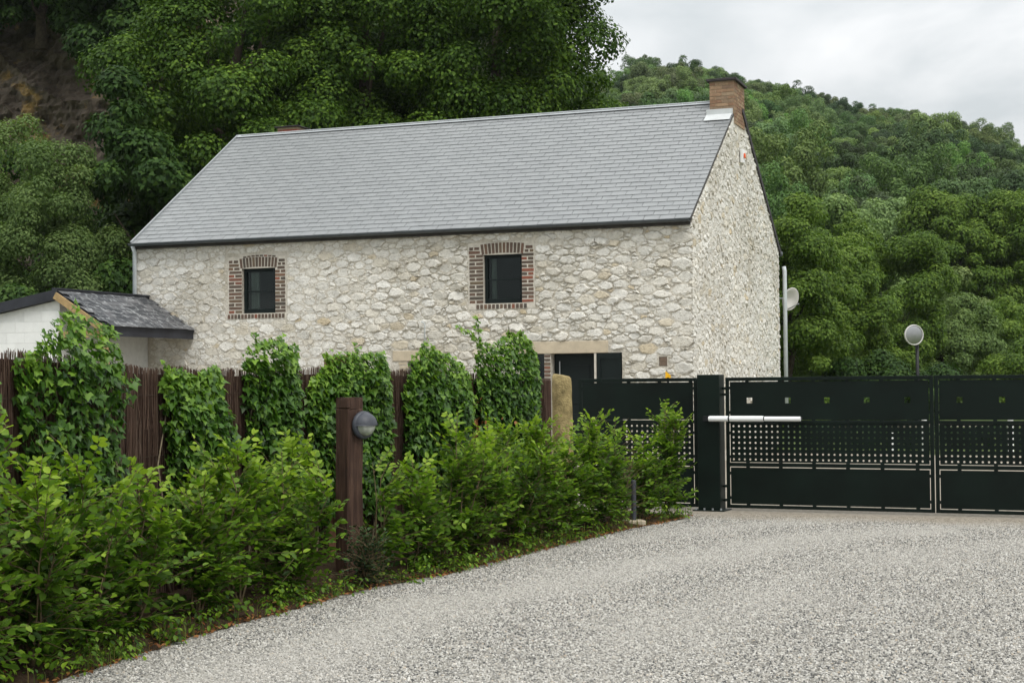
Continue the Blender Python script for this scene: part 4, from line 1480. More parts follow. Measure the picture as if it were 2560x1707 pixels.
nst = 60
bv, bf = [], []
for i in range(nst + 1):
    (x, y), d = on_path(FENCE, LF * i / nst * 0.9999)
    for off in (-0.012, 0.012):
        for z in (0.0, fence_top(x) - 0.05):
            bv.append((x + d[1] * off, y - d[0] * off, z))
for i in range(nst):
    a = i * 4
    bf += [(a, a + 4, a + 5, a + 1), (a + 2, a + 3, a + 7, a + 6), (a + 1, a + 5, a + 7, a + 3)]
bk.add(bv, bf).build('backing', 'brush_back', fen)
for i in range(int(LF * 430)):
    s = rf.random() * LF * 0.9995
    (x, y), d = on_path(FENCE, s)
    off = rf.uniform(0.010, 0.034)
    x, y = x + d[1] * off, y - d[0] * off
    ht = fence_top(x) + rf.gauss(0, 0.007) + 0.012 * math.sin(s * 9) - 0.02 * rf.random() ** 3
    z0 = rf.choice((0.0, 0.5, 0.8, 1.1, 1.3))
    if rf.random() < 0.3:
        ht -= rf.uniform(0.1, 0.7)
    if ht - z0 < 0.2:
        z0 = 0.0
    pts = []
    wob = rf.gauss(0, 0.02)
    for k in range(4):
        q = k / 3
        j = wob * math.sin(q * 3 + s) + rf.gauss(0, 0.004)
        pts.append((x + d[0] * j, y + d[1] * j + rf.gauss(0, 0.002), z0 + (ht - z0) * q))
    r0 = rf.uniform(0.0014, 0.0034)
    tw.tube(pts, [r0, r0, r0 * 0.9, r0 * 0.8], 3, cap=False)
tw.build('heather_twigs', 'brush', fen, kind='stuff')
for z in (0.55, 1.1, 1.55):
    wp = []
    for i in range(40):
        (x, y), d = on_path(FENCE, LF * i / 39 * 0.9999)
        wp.append((x + d[1] * 0.037, y - d[0] * 0.037, z))
    MB().tube(wp, 0.0016, 4).build('wire', 'bark', fen)

# ------------------------------------------------------------------ ivy columns on the fence
IVY = [
    ([(-3.60, 1.55), (-3.42, 1.62), (-3.28, 1.6), (-3.23, 1.67), (-3.19, 1.50)], 'ivy column cut off by the left edge of the picture'),
    ([(-3.17, 1.70), (-3.14, 1.85), (-3.11, 1.82), (-3.09, 1.95), (-3.07, 2.04), (-3.03, 2.10), (-2.97, 2.12), (-2.92, 2.06), (-2.86, 2.02), (-2.82, 1.96), (-2.81, 1.64)],
     'largest and tallest ivy column, in front of the white shed wall'),
    ([(-2.67, 1.62), (-2.64, 1.72), (-2.60, 1.76), (-2.52, 1.70), (-2.43, 1.78), (-2.39, 1.71), (-2.34, 1.52)],
     'low ivy column with the sparse top, just right of the largest ivy'),
    ([(-2.26, 1.66), (-2.24, 1.91), (-2.18, 1.97), (-2.08, 1.99), (-1.97, 1.95), (-1.91, 1.86), (-1.89, 1.62)],
     'round-topped ivy column below the window nearer the shed'),
    ([(-1.86, 1.50), (-1.81, 1.68), (-1.68, 1.85), (-1.60, 1.91), (-1.47, 1.88), (-1.33, 1.91), (-1.24, 1.81), (-1.21, 1.57)],
     'broad ivy column behind the lamp post, covering the reddish board'),
    ([(-1.12, 1.50), (-1.04, 1.86), (-0.94, 1.96), (-0.77, 1.90), (-0.65, 1.82), (-0.54, 1.73), (-0.49, 1.51)],
     'leaning ivy column with a long side shoot, right of the lamp'),
    ([(-0.46, 1.64), (-0.43, 2.01), (-0.26, 2.03), (-0.09, 2.15), (-0.02, 2.11), (0.15, 2.05), (0.23, 1.73)],
     'tall ivy column next to the lichen-covered pillar, with an arching shoot'),
]


def fence_at_x(x):
    for (a, b) in zip(FENCE, FENCE[1:]):
        if a[0] <= x <= b[0] or b == FENCE[-1]:
            q = (x - a[0]) / (b[0] - a[0])
            Ls = math.hypot(b[0] - a[0], b[1] - a[1])
            return a[1] + (b[1] - a[1]) * q, ((b[0] - a[0]) / Ls, (b[1] - a[1]) / Ls)


def ivy(profile, label, idx):
    g_ = np.random.default_rng(100 + idx)
    root = empty('ivy', (np.mean([q[0] for q in profile]), fence_at_x(np.mean([q[0] for q in profile]))[0], 0.05), 0, label, 'ivy', 'ivy columns climbing the brushwood fence')
    rx, ry = root.location.x, root.location.y
    xs = np.array([q[0] for q in profile])
    zt = np.array([q[1] for q in profile])
    wid = (xs[-1] - xs[0]) * 2.2
    n = int(max(0.8, wid) * 2700)
    P, N, T, S, Y = [], [], [], [], []
    lob = [(g_.uniform(xs[0], xs[-1]), g_.uniform(0.5, 1.9), g_.uniform(0.12, 0.22), g_.uniform(0.02, 0.07)) for _ in range(14)]
    for _ in range(n):
        x = g_.uniform(xs[0] + 0.015, xs[-1] - 0.035)
        top = np.interp(x, xs, zt)
        z = 0.35 + (top - 0.35) * g_.random() ** 0.62
        y, d = fence_at_x(x)
        e = min(x - xs[0], xs[-1] - x) / (xs[-1] - xs[0]) * 2
        thick = (0.05 + 0.11 * math.sqrt(max(0, min(1, e * 1.6)))) * (1 - 0.45 * max(0, (z - (top - 0.35)) / 0.35))
        for (lx, lz, lr, lh) in lob:
            q = ((x - lx) * 2.3 / lr) ** 2 + ((z - lz) / lr) ** 2
            if q < 1:
                thick += lh * (1 - q)
        dep_ = g_.random() ** 0.5
        off = 0.035 + thick * dep_
        nn = np.array([d[1], -d[0], 0.0])
        P.append((x + nn[0] * off - rx, y + nn[1] * off - ry, z - 0.05))
        above = z > fence_top(x) - 0.05
        nv = nn * 1.0 + np.array([0, 0, 0.65]) + g_.normal(0, 0.5, 3)
        if above:
            nv = nv + np.array([0, 0, 0.5])
        N.append(nv)
        T.append(np.array([d[0], d[1], 0]) * g_.normal(0, 0.85) + np.array([0, 0, -0.9]) + nn * 0.35 + g_.normal(0, 0.25, 3))
        S.append(g_.uniform(0.036, 0.080) * (0.75 if above and top - z < 0.1 else 1))
        Y.append(np.clip(0.20 * g_.random() + 0.55 * (dep_ ** 3) * g_.random() + 0.50 * max(0, 1 - (top - z) / 0.4), 0, 1))  # inner leaves coloured darker as painted shade; those near the top lighter
    # shoots leaving the outline
    st = MB()
    shoots = []
    for _ in range(5):
        x = g_.uniform(xs[0] + 0.03, xs[-1] - 0.03)
        shoots.append((x, np.interp(x, xs, zt) - 0.06, g_.uniform(-0.05, 0.05), g_.uniform(0.06, 0.13)))
    if idx == 6:
        shoots += [(-0.40, 1.93, -0.10, 0.22), (-0.42, 2.05, -0.20, 0.12), (-0.40, 2.0, -0.05, 0.28)]
    if idx == 5:
        shoots += [(-0.55, 1.45, 0.24, -0.02), (-0.56, 1.42, 0.20, -0.06)]
    for (x, z, dx_, dz_) in shoots:
        y, d = fence_at_x(x)
        nn = np.array([d[1], -d[0]])
        k = 9
        pts = []
        for q in range(k):
            f_ = q / (k - 1)
            xx, zz = x + dx_ * f_, z + dz_ * f_ - (0.05 * f_ * f_ if dz_ < 0.1 else 0)
            yy = fence_at_x(min(xx, 0.35))[0]
            pts.append((xx + nn[0] * 0.08 - rx, yy + nn[1] * 0.08 - ry, zz - 0.05))
            for _ in range(3 if idx in (5, 6) else 2):
                P.append(np.array(pts[-1]) + g_.normal(0, 0.012, 3))
                N.append(np.array([nn[0], nn[1], 0.8]) + g_.normal(0, 0.5, 3))
                T.append(g_.normal(0, 1, 3) + np.array([0, 0, -0.3]))
                S.append(g_.uniform(0.035, 0.06))
                Y.append(g_.uniform(0.6, 1.0))
        st.tube(pts, 0.003, 5)
    # climbing stems
    for _ in range(4):
        x = g_.uniform(xs[0] + 0.05, xs[-1] - 0.05) if xs[-1] - xs[0] > 0.2 else xs.mean()
        pts = []
        for q in range(8):
            y, d = fence_at_x(x)
            pts.append((x + d[1] * 0.05 - rx, y - d[0] * 0.05 - ry, -0.03 + q * (np.interp(x, xs, zt) - 0.2) / 7))
            x += g_.normal(0, 0.02)
        st.tube(pts, np.linspace(0.012, 0.004, 8).tolist(), 6)
    st.build('stem', 'vine', root, smooth=True)
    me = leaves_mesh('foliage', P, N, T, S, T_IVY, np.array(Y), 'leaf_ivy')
    link('foliage', me, None, root, 'stuff')


for i, (pf_, lb) in enumerate(IVY):
    ivy(pf_, lb, i)

# withered branch between the last two ivy columns
wb = empty('withered_branch', (-0.38, 16.05, 0.6), 0, 'small withered branch with rust-brown leaves low beside the last ivy', 'branch')
g = np.random.default_rng(77)
P = g.normal(0, 1, (130, 3)) * np.array([0.11, 0.06, 0.15]) + np.array([0, 0, 0.42])
link('foliage', leaves_mesh('foliage', P, g.normal(0, 1, (130, 3)) + np.array([0, -0.6, 0.3]), g.normal(0, 1, (130, 3)) + np.array([0, 0, -0.8]), g.uniform(0.03, 0.065, 130), T_OVAL, g.random(130), 'leaf_dead'), None, wb, 'stuff')
mb = MB()
for _ in range(7):
    e = g.normal(0, 1, 3) * np.array([0.10, 0.05, 0.1])
    mb.tube([(0, 0, -0.55), (e[0] * 0.3, e[1] * 0.3, 0.1), (e[0], e[1], 0.5 + e[2])], [0.006, 0.004, 0.002], 5)
mb.build('stem', 'vine', wb)


# ------------------------------------------------------------------ hornbeam hedge: separate young shrubs in a row
def shrub(name, loc, height, width, seed, label, group, nfac=1.0, leaf='leaf_hornbeam', size=(0.052, 0.092)):
    g_ = np.random.default_rng(seed)
    root = empty(name, loc, 0, label, 'shrub', group)
    st = MB()
    P, N, T, S, Y = [], [], [], [], []
    nm = 5
    mains = []
    for m_ in range(nm):
        a_ = g_.uniform(0, 2 * math.pi)
        r_ = g_.uniform(0.0, width * 0.5)
        top = np.array([r_ * math.cos(a_), r_ * math.sin(a_) * 0.8, height * (g_.uniform(0.62, 0.95) if m_ else 1.0)])
        if m_ == 0:
            top[:2] *= 0.3
        pts = []
        for k in range(7):
            q = k / 6
            p = top * np.array([q ** 0.8, q ** 0.8, q]) + (g_.normal(0, 0.012, 3) if 0 < k else 0) * np.array([1, 1, 0])
            p[2] = top[2] * q
            pts.append(p)
        mains.append(pts)
        st.tube([tuple(p) for p in pts], np.linspace(0.010, 0.002, 7).tolist(), 5)
    ntw = int(150 * nfac * (height / 1.2))
    for _ in range(ntw):
        pts = mains[g_.integers(nm)]
        q = 0.05 + 0.95 * g_.random() ** 0.8
        i = min(5, int(q * 6))
        f_ = q * 6 - i
        b0 = pts[i] * (1 - f_) + pts[i + 1] * f_
        az = g_.uniform(0, 2 * math.pi)
        up = 0.42 + 0.95 * max(0, q - 0.5) / 0.5 + g_.normal(0, 0.32)
        d = np.array([math.cos(az), math.sin(az), up])
        d /= np.linalg.norm(d)
        Lt = width * g_.uniform(0.26, 0.66) * (1.08 - 0.45 * q)
        k = max(5, int(Lt / 0.026))
        end = b0 + d * Lt + np.array([0, 0, -0.05 * Lt])
        if name == 'hornbeam_shrub' and any((loc[0] + q_[0] - cx_) ** 2 + (loc[1] + q_[1] - cy_) ** 2 < 0.27 ** 2
                                            for q_ in (end, (b0 + end) / 2) for cx_, cy_ in ((-1.345, 12.80), (-1.30, 12.55), (-1.25, 12.25), (-1.2, 11.95))):
            continue
        st.tube([tuple(b0), tuple((b0 + end) / 2 + np.array([0, 0, 0.015])), tuple(end)], [0.0035, 0.0025, 0.0012], 3, cap=False)
        side = np.cross(d, (0, 0, 1))
        side /= max(1e-6, np.linalg.norm(side))
        upn = np.cross(side, d)
        tone = g_.uniform(0, 0.32) * (0.3 + 0.7 * q)  # shade low in the shrub painted in: lower twigs carry darker leaves
        rollv = upn + side * g_.normal(0, 0.55) + np.array([0, 0, 0.35])
        for j in range(k):
            u_ = (j + 0.5) / k
            s_ = 1 if j % 2 else -1
            p = b0 + (end - b0) * u_ + g_.normal(0, 0.006, 3)
            out = np.hypot(p[0], p[1]) / (width * 0.6)
            P.append(p)
            N.append(rollv + g_.normal(0, 0.38, 3))
            T.append(d * 0.75 + side * s_ * 0.9 + np.array([0, 0, -0.12]) + g_.normal(0, 0.15, 3))
            S.append(g_.uniform(*size) * (1.0 - 0.25 * u_))
            tipf = max(0, u_ - 0.5) * 1.0
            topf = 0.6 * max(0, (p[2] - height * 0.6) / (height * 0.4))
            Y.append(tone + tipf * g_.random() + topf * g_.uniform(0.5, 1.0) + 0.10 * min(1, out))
    st.build('stem', 'twig', root)
    P, N, T, S, Y = (np.array(q) for q in (P, N, T, S, Y))
    if name == 'hornbeam_shrub':                      # the hedge is clipped clear of the lamp post on the drive side
        wx, wy = P[:, 0] + loc[0], P[:, 1] + loc[1]
        ok_ = np.ones(len(P), bool)
        for cx_, cy_, cr_ in ((1.335, 17.30, 0.11), (1.325, 17.05, 0.14), (1.305, 16.8, 0.14), (1.285, 16.55, 0.13), (-1.345, 12.80, 0.22), (-1.30, 12.55, 0.26), (-1.25, 12.25, 0.30), (-1.2, 11.95, 0.30)):
            ok_ &= (wx - cx_) ** 2 + (wy - cy_) ** 2 > cr_ * cr_
        P, N, T, S, Y = P[ok_], N[ok_], T[ok_], S[ok_], Y[ok_]
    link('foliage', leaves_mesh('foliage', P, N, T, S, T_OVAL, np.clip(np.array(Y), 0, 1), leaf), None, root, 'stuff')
    return root


HEDGE_H = [(-3.4, 1.52), (-2.96, 1.50), (-2.8, 1.40), (-2.68, 1.24), (-2.51, 1.16), (-2.31, 1.12), (-1.94, 1.16), (-1.5, 1.20), (-1.09, 1.04),
           (-0.71, 1.13), (-0.41, 1.27), (0.1, 1.25), (0.56, 1.16), (1.02, 1.27), (1.4, 1.0), (1.8, 1.33), (2.02, 0.95)]
hx_, hz_ = zip(*HEDGE_H)
LE = path_len(EDGE)
S0, S1 = 2.0, LE - 0.32
NSH = 20
ordn = ['first', 'second', 'third', 'fourth', 'fifth', 'sixth', 'seventh', 'eighth', 'ninth', 'tenth', 'eleventh', 'twelfth']
sh_list = []
for i in range(NSH):
    s = S0 + (S1 - S0) * i / (NSH - 1)
    (x, y), d = on_path(EDGE, s)
    off = 0.30 if i < NSH - 1 else 0.26
    if math.hypot(x + 1.3 - d[1] * off, y - 12.45 + d[0] * off) < 0.5 and y < 12.45:
        off += 0.34
    x, y = x - d[1] * off + random.uniform(-0.04, 0.04), y + d[0] * off
    sh_list.append((x, y))
POSTX = -1.345
nl = sum(1 for q in sh_list if q[0] < POSTX - 0.02)
for i, (x, y) in enumerate(sh_list):
    h = float(np.interp(x, hx_, hz_)) * (0.86 + 0.09 * math.sin(i * 2.4))
    if i < nl:
        lab = 'hornbeam shrub, %s in the hedge left of the lamp post' % ordn[nl - 1 - i]
    elif i == NSH - 1:
        lab = 'last hornbeam shrub of the hedge, tall and pointed before the gate post'
    else:
        lab = 'hornbeam shrub, %s in the hedge right of the lamp post' % ordn[i - nl]
    shrub('hornbeam_shrub', (x, y, 0.03), h, 0.80 if i < NSH - 1 else 0.66, 500 + i, lab, 'hornbeam shrubs forming the hedge along the drive', 1.12)

# dark low evergreen at the foot of the lamp post
shrub('evergreen_shrub', (-1.20, 12.36, 0.02), 0.42, 0.56, 801, 'low dark evergreen shrub at the foot of the lamp post', None, 2.2, 'leaf_dark', (0.025, 0.05))
shrub('seedling', (-0.62, 13.30, 0.02), 0.26, 0.26, 802, 'small fresh green seedling at the gravel edge right of the lamp post', None, 2.6, 'leaf_hornbeam', (0.025, 0.045))
shrub('seedling', (-2.72, 9.05, 0.02), 0.34, 0.30, 803, 'small pale green seedling at the gravel edge in the lower left corner', None, 1.8, 'leaf_hornbeam', (0.03, 0.055))

# grass and litter along the gravel edge
g = np.random.default_rng(55)
n = 1300
ss = g.uniform(1.2, LE - 0.05, n)
P, N, T, S, Y = [], [], [], [], []
clus = g.uniform(1.2, LE, 26)
for i in range(n):
    s = ss[i] if i % 3 == 0 else float(np.clip(clus[i % 26] + g.normal(0, 0.12), 0.6, LE - 0.01))
    (x, y), d = on_path(EDGE, s)
    off = abs(g.normal(0.10, 0.13)) - 0.02
    P.append((x - d[1] * off, y + d[0] * off, 0.005))
    a_ = g.uniform(0, 6.28)
    T.append((math.cos(a_) * 0.45, math.sin(a_) * 0.45, 1.0))
    N.append((math.cos(a_) * 1.0, math.sin(a_) * 1.0, 0.1))
    S.append(g.uniform(0.04, 0.15))
    Y.append(g.random() ** 1.2)
gr = link('grass', leaves_mesh('grass', P, N, T, S, T_BLADE, np.array(Y), 'grass'), None)
tag(gr, 'thin yellow-green grass along the gravel edge', 'grass', kind='stuff')
P, N, T, S, Y = [], [], [], [], []
for i in range(150):
    s = g.uniform(1.0, LE - 0.2)
    (x, y), d = on_path(EDGE, s)
    off = abs(g.normal(0.10, 0.12)) - 0.01
    cx0, cy0 = x - d[1] * off, y + d[0] * off
    if math.hypot(cx0 + 1.3, cy0 - 12.4) < 0.25 or math.hypot(cx0 - 1.33, cy0 - 17.2) < 0.35:
        continue
    rr, hh = g.uniform(0.05, 0.13), g.uniform(0.05, 0.20)
    for _ in range(int(g.integers(16, 44))):
        q = g.normal(0, 1, 3)
        P.append((cx0 + q[0] * rr * 0.6, cy0 + q[1] * rr * 0.6, 0.02 + hh * g.random()))
        N.append((q[0] * 0.5, q[1] * 0.5, 1.0))
        T.append((q[0], q[1], 0.2))
        S.append(g.uniform(0.018, 0.05))
        Y.append(g.random() * 0.7)
wd_ = link('weeds', leaves_mesh('weeds', P, N, T, S, T_OVAL, np.array(Y), 'leaf_hornbeam'), None)
tag(wd_, 'low green weeds spilling over the gravel edge below the hedge', 'weeds', kind='stuff')
n = 2600
P, N, T, S, Y = [], [], [], [], []
for i in range(n):
    s = g.uniform(0.8, LE - 0.02)
    (x, y), d = on_path(EDGE, s)
    off = abs(g.normal(0.05, 0.22)) - 0.05
    P.append((x - d[1] * off, y + d[0] * off, 0.02 + (0.03 if off > 0.15 else 0)))
    N.append((g.normal(0, 0.4), g.normal(0, 0.4), 1))
    T.append(g.normal(0, 1, 3))
    S.append(g.uniform(0.012, 0.045))
    Y.append(g.random())
lt_ = link('leaf_litter', leaves_mesh('leaf_litter', P, N, T, S, T_OVAL, np.array(Y), 'leaf_dead'), None)
tag(lt_, 'brown dead leaves scattered under the hedge', 'leaf litter', kind='stuff')


# ------------------------------------------------------------------ hills and cliff
def wob(x, y):
    return (math.sin(x * 0.13 + 1.7) * math.cos(y * 0.11) + 0.5 * math.sin(x * 0.31 + y * 0.23) + 0.25 * math.sin(x * 0.7 - y * 0.6))


RIDGE = [(-45, 190, 41), (-14, 205, 37), (7.9, 215, 34.5), (15, 230, 39.5), (21.9, 250, 45.0), (32.2, 265, 47.0), (41.1, 275, 47.2), (49.7, 280, 46.0), (58.6, 285, 45.0),
         (66.9, 290, 44.4), (75.6, 295, 44.2), (85.5, 295, 41.2), (98, 295, 36.2), (118.5, 295, 27.5), (160, 300, 18), (230, 300, 3)]
BASE = [(-45, 95), (-14, 92), (6, 84), (9, 80), (12, 78), (15, 78), (18, 78), (21, 78), (24, 79), (27, 80), (30, 81), (34, 82), (40, 84), (55, 88), (90, 95), (150, 100)]


def hill_pt(u, v):
    i = min(len(RIDGE) - 2, int(u))
    f_ = u - i
    rx, ry, rz = [RIDGE[i][k] * (1 - f_) + RIDGE[i + 1][k] * f_ for k in range(3)]
    bx, by = [BASE[i][k] * (1 - f_) + BASE[i + 1][k] * f_ for k in range(2)]
    x, y = bx + (rx - bx) * v, by + (ry - by) * v
    if v <= 1:
        z = rz * (v ** 0.97) + 1.2 * wob(x, y) * math.sin(math.pi * min(1, v))
    else:
        z = rz * max(0.0, 1 - (v - 1) * 2.2)
    return x, y, z


def grid_mesh(name, fn, nu, nv, mat, smooth=True, kind='structure'):
    vs, fs = [], []
    for i in range(nu + 1):
        for j in range(nv + 1):
            vs.append(fn(i / nu, j / nv))
    for i in range(nu):
        for j in range(nv):
            a_ = i * (nv + 1) + j
            fs.append((a_, a_ + nv + 1, a_ + nv + 2, a_ + 1))
    o_ = MB().add(vs, fs).build(name, mat, smooth=smooth)
    tag(o_, kind=kind)
    return o_


grid_mesh('hill', lambda a, b: hill_pt(a * (len(RIDGE) - 1) * 0.9999, b * 1.45), 120, 40, 'forest_floor')


def left_slope(a, b):
    x = -75 + a * 84
    y = 78 + b * 90 + 4 * math.sin(x * 0.09)
    fall = min(1.0, max(0.0, (9.0 - x) / 14.0))
    z = (18 + 34 * b) * fall + 1.5 * wob(x, y) - (0.6 if b == 0 else 0)
    if b == 0:
        z = -0.5
    return x, y, z


grid_mesh('wooded_slope', left_slope, 60, 24, 'forest_floor')


# cliff: jagged rock face in front of the slope
from mathutils import noise as mnoise


def cliff(a, b):
    x = -34 + a * 24
    z = -0.5 + b * 24
    p = Vector((x * 0.22 + z * 0.10, 3.1, z * 0.34 - x * 0.12))
    r1 = mnoise.ridged_multi_fractal(p, 0.9, 2.1, 6, 1.0, 2.0)
    r2 = mnoise.fractal(Vector((x * 1.4, 7.7, z * 2.2)), 0.8, 2.2, 4)
    led = abs(((z * 0.36 + 0.22 * x + 0.5 * mnoise.noise(Vector((x * 0.3, 0, z * 0.3)))) % 1.0) - 0.35)
    return x, 61.4 + z * 0.24 - r1 * 0.95 - r2 * 0.30 - led * 1.1, z


grid_mesh('cliff', cliff, 180, 160, 'rock', smooth=False)


# ------------------------------------------------------------------ trees
def crown_arrays(g_, radii, nclump, nleaf, cr_, size, lobes=6, low=-0.75, fill=0.62, flat=0.72):
    ph = g_.normal(0, 1, (lobes, 3))
    amp = g_.uniform(0.05, 0.16, lobes)
    P, N, T, S, Y = [], [], [], [], []
    rad = np.array(radii)
    k = 0
    while k < nclump:
        d = g_.normal(0, 1, 3)
        d /= np.linalg.norm(d)
        if d[2] < low:
            continue
        k += 1
        w = 1 + sum(a_ * math.sin(3.0 * (p @ d)) for a_, p in zip(amp, ph))
        rr = (fill + (1 - fill) * g_.random() ** 0.6) * w
        c = d * rad * rr
        cr2 = cr_ * g_.uniform(0.6, 1.35)
        tone = g_.random()
        n = int(nleaf * (cr2 / cr_) ** 2)
        q = norm(g_.normal(0, 1, (n, 3)) + np.array([0, 0, 0.35]) + d * 0.45)
        pos = c + q * (cr2 * (0.55 + 0.5 * g_.random((n, 1)) ** 0.6)) * np.array([1, 1, flat]) + g_.normal(0, cr2 * 0.06, (n, 3))
        P.append(pos)
        N.append(q * 0.95 + np.array([0, 0, 0.42]) + g_.normal(0, 0.27, (n, 3)))
        T.append(g_.normal(0, 0.7, (n, 3)) + q * 0.5 + np.array([0, 0, -0.55]))
        S.append(g_.uniform(0.65, 1.25, n) * size)
        Y.append(np.clip(0.62 * tone * (0.4 + 0.6 * np.clip(q[:, 2], 0, 1)) + 0.38 * g_.random(n), 0, 1))  # top light painted in: upward leaves of each clump are coloured lighter
    return np.vstack(P), np.vstack(N), np.vstack(T), np.concatenate(S), np.concatenate(Y)


def trunk_mb(g_, zb, zc_, radii, r0, nb):
    mb = MB()
    top = zc_ + radii[2] * 0.35
    pts = [(g_.normal(0, 0.05) * k, g_.normal(0, 0.05) * k, zb + (top - zb) * k / 6) for k in range(7)]
    mb.tube(pts, [r0 * (1.25 - 0.16 * k) if k else r0 * 1.5 for k in range(7)], 9)
    for _ in range(nb):
        k = g_.integers(2, 6)
        a_ = g_.uniform(0, 6.28)
        d = np.array([math.cos(a_) * radii[0], math.sin(a_) * radii[1], 0]) * g_.uniform(0.45, 0.8)
        p0 = np.array(pts[k])
        p2 = p0 + d + np.array([0, 0, radii[2] * g_.uniform(0.1, 0.5)])
        p1 = (p0 + p2) / 2 + np.array([0, 0, -0.1 * radii[2]])
        mb.tube([tuple(p0), tuple(p1), tuple(p2)], [r0 * 0.5, r0 * 0.3, r0 * 0.08], 6)
    return mb


def tree(name, base, zc_, radii, nclump, nleaf, cr_, size, mat, seed, label, group=None, cat='tree', r0=0.22, **kw):
    g_ = np.random.default_rng(seed)
    root = empty(name, base, 0, label, cat, group)
    P, N, T, S, Y = crown_arrays(g_, radii, nclump, nleaf, cr_, size, **kw)
    P = P + np.array([0, 0, zc_ - base[2]])
    keep = P[:, 2] > 0.05
    tpl = T_KITE if mat == 'leaf_maple' else T_TRI
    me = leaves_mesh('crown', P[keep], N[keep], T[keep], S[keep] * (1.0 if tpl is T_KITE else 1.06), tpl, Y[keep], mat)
    link('crown', me, None, root, 'stuff')
    trunk_mb(g_, -0.3, zc_ - base[2], radii, r0, 7).build('trunk', 'bark', root, smooth=True)
    return root


MG = 'tall maples rising behind the house'
tree('maple_tree', (-8.0, 45.5, 0), 10.0, (2.65, 3.0, 7.6), 165, 760, 0.85, 0.128, 'leaf_maple', 901, 'bushy maple behind the roof end nearest the shed', MG, r0=0.30, low=-0.97)
tree('maple_tree', (-4.2, 47.0, 0), 11.0, (3.5, 3.2, 7.8), 190, 760, 0.85, 0.128, 'leaf_maple', 902, 'maple in the middle of the three behind the roof ridge', MG, r0=0.32, low=-0.97)
tree('maple_tree', (-0.35, 46.0, 0), 10.8, (2.95, 3.0, 7.0), 165, 760, 0.82, 0.128, 'leaf_maple', 903, 'maple whose edge stands against the sky beside the far hill', MG, r0=0.30, low=-0.97)
tree('maple_tree', (2.55, 49.0, 0), 7.7, (1.75, 1.7, 2.9), 60, 820, 0.66, 0.128, 'leaf_maple', 904, 'small maple just above the ridge, between big maples and far hill', None, r0=0.14, low=-0.9)
tree('maple_tree', (-6.3, 43.0, 0), 6.2, (2.0, 1.2, 2.6), 60, 780, 0.62, 0.128, 'leaf_maple', 905, 'low maple showing fresh leaves just above the ridge near the red chimney', None, r0=0.12, low=-0.9)
tree('broadleaf_tree', (-9.7, 41.5, 0), 5.2, (1.75, 1.5, 4.0), 95, 430, 0.62, 0.15, 'leaf_deep', 906, 'dark green tree along the slanting roof edge above the shed', None, r0=0.14, low=-0.95)
tree('broadleaf_tree', (-13.5, 44.5, 0), 4.0, (2.2, 1.8, 3.6), 90, 420, 0.62, 0.15, 'leaf_deep', 907, 'dark bushy tree at the far left above the shed roof', None, r0=0.14, low=-0.95)
tree('willow_tree', (-11.9, 40.0, 0), 4.6, (2.0, 1.5, 2.9), 150, 800, 0.50, 0.075, 'leaf_willow', 908, 'grey-green fine-leaved willow below the rock face', None, r0=0.10, low=-0.95, flat=0.95)
tree('broadleaf_tree', (-11.2, 37.5, 0), 2.3, (2.3, 1.2, 1.7), 70, 420, 0.5, 0.13, 'leaf_deep', 909, 'low dark shrubbery tree directly behind the shed roof', None, r0=0.08, low=-0.95)
tree('broadleaf_tree', (-6.2, 52.5, 0), 9.0, (3.6, 2.4, 8.6), 150, 420, 0.9, 0.17, 'leaf_deep', 915, 'dark tree filling the gap behind the maples nearest the shed', None, r0=0.2, low=-0.97)
tree('broadleaf_tree', (-1.6, 53.5, 0), 9.0, (3.4, 2.4, 8.4), 150, 420, 0.9, 0.17, 'leaf_deep', 916, 'dark tree filling the gap behind the maples nearest the far hill', None, r0=0.2, low=-0.97)
CG = 'dark trees hanging over the cliff'
tree('broadleaf_tree', (-14.3, 57.5, 9.0), 16.2, (2.0, 1.6, 3.3), 75, 420, 0.75, 0.19, 'leaf_deep', 910, 'dark tree over the rock face, just left of the big maples', CG, r0=0.2)
tree('broadleaf_tree', (-18.6, 61.5, 15.2), 17.9, (3.4, 1.6, 2.6), 90, 420, 0.75, 0.19, 'leaf_deep', 911, 'dark tree hanging over the cliff in the top left corner', CG, r0=0.2)
tree('broadleaf_tree', (-11.2, 53.0, 0), 8.0, (1.9, 1.6, 4.6), 80, 420, 0.8, 0.19, 'leaf_deep', 913, 'dark tree between the rock face and the maple nearest the shed', CG, r0=0.2)
tree('broadleaf_tree', (-19.6, 55.0, 0), 5.6, (1.5, 1.3, 5.2), 60, 420, 0.7, 0.17, 'leaf_deep', 914, 'dark green tree on the left picture edge below the rock', CG, r0=0.15)

# bushes at the foot of the hill, right of the house
BG = 'bushy trees at the foot of the hill right of the house'
BUSH = [(8.9, 50, 3.6, (1.9, 1.8, 4.0), 'leaf_bush', 'bright green tree right against the gable downpipe'),
        (11.4, 56, 3.6, (2.1, 1.8, 3.6), 'leaf_bush', 'fresh green bushy tree right of the satellite dish'),
        (14.9, 62, 3.7, (2.8, 2.0, 3.9), 'leaf_bush', 'yellowish green rounded tree behind the round mirror'),
        (18.4, 66, 2.6, (2.6, 2.0, 2.8), 'leaf_hill', 'olive bushy tree right of the round mirror'),
        (22.5, 70, 2.4, (2.9, 2.0, 2.6), 'leaf_bush', 'green bushy tree at the right picture edge above the gate'),
        (20.3, 60, 1.5, (2.2, 1.3, 1.3), 'leaf_bush', 'low light green bush just above the gate at the right'),
        (11.9, 50, 0.9, (2.0, 1.0, 1.1), 'leaf_deep', 'low dark bush behind the gate near the house corner'),
        (25.3, 86, 7.0, (3.6, 3.0, 5.0), 'leaf_bush', 'large light green tree low on the slope at the right edge'),
        (16.6, 80, 5.4, (3.2, 2.6, 4.4), 'leaf_hill', 'dark rounded tree behind the yellowish bush by the mirror')]
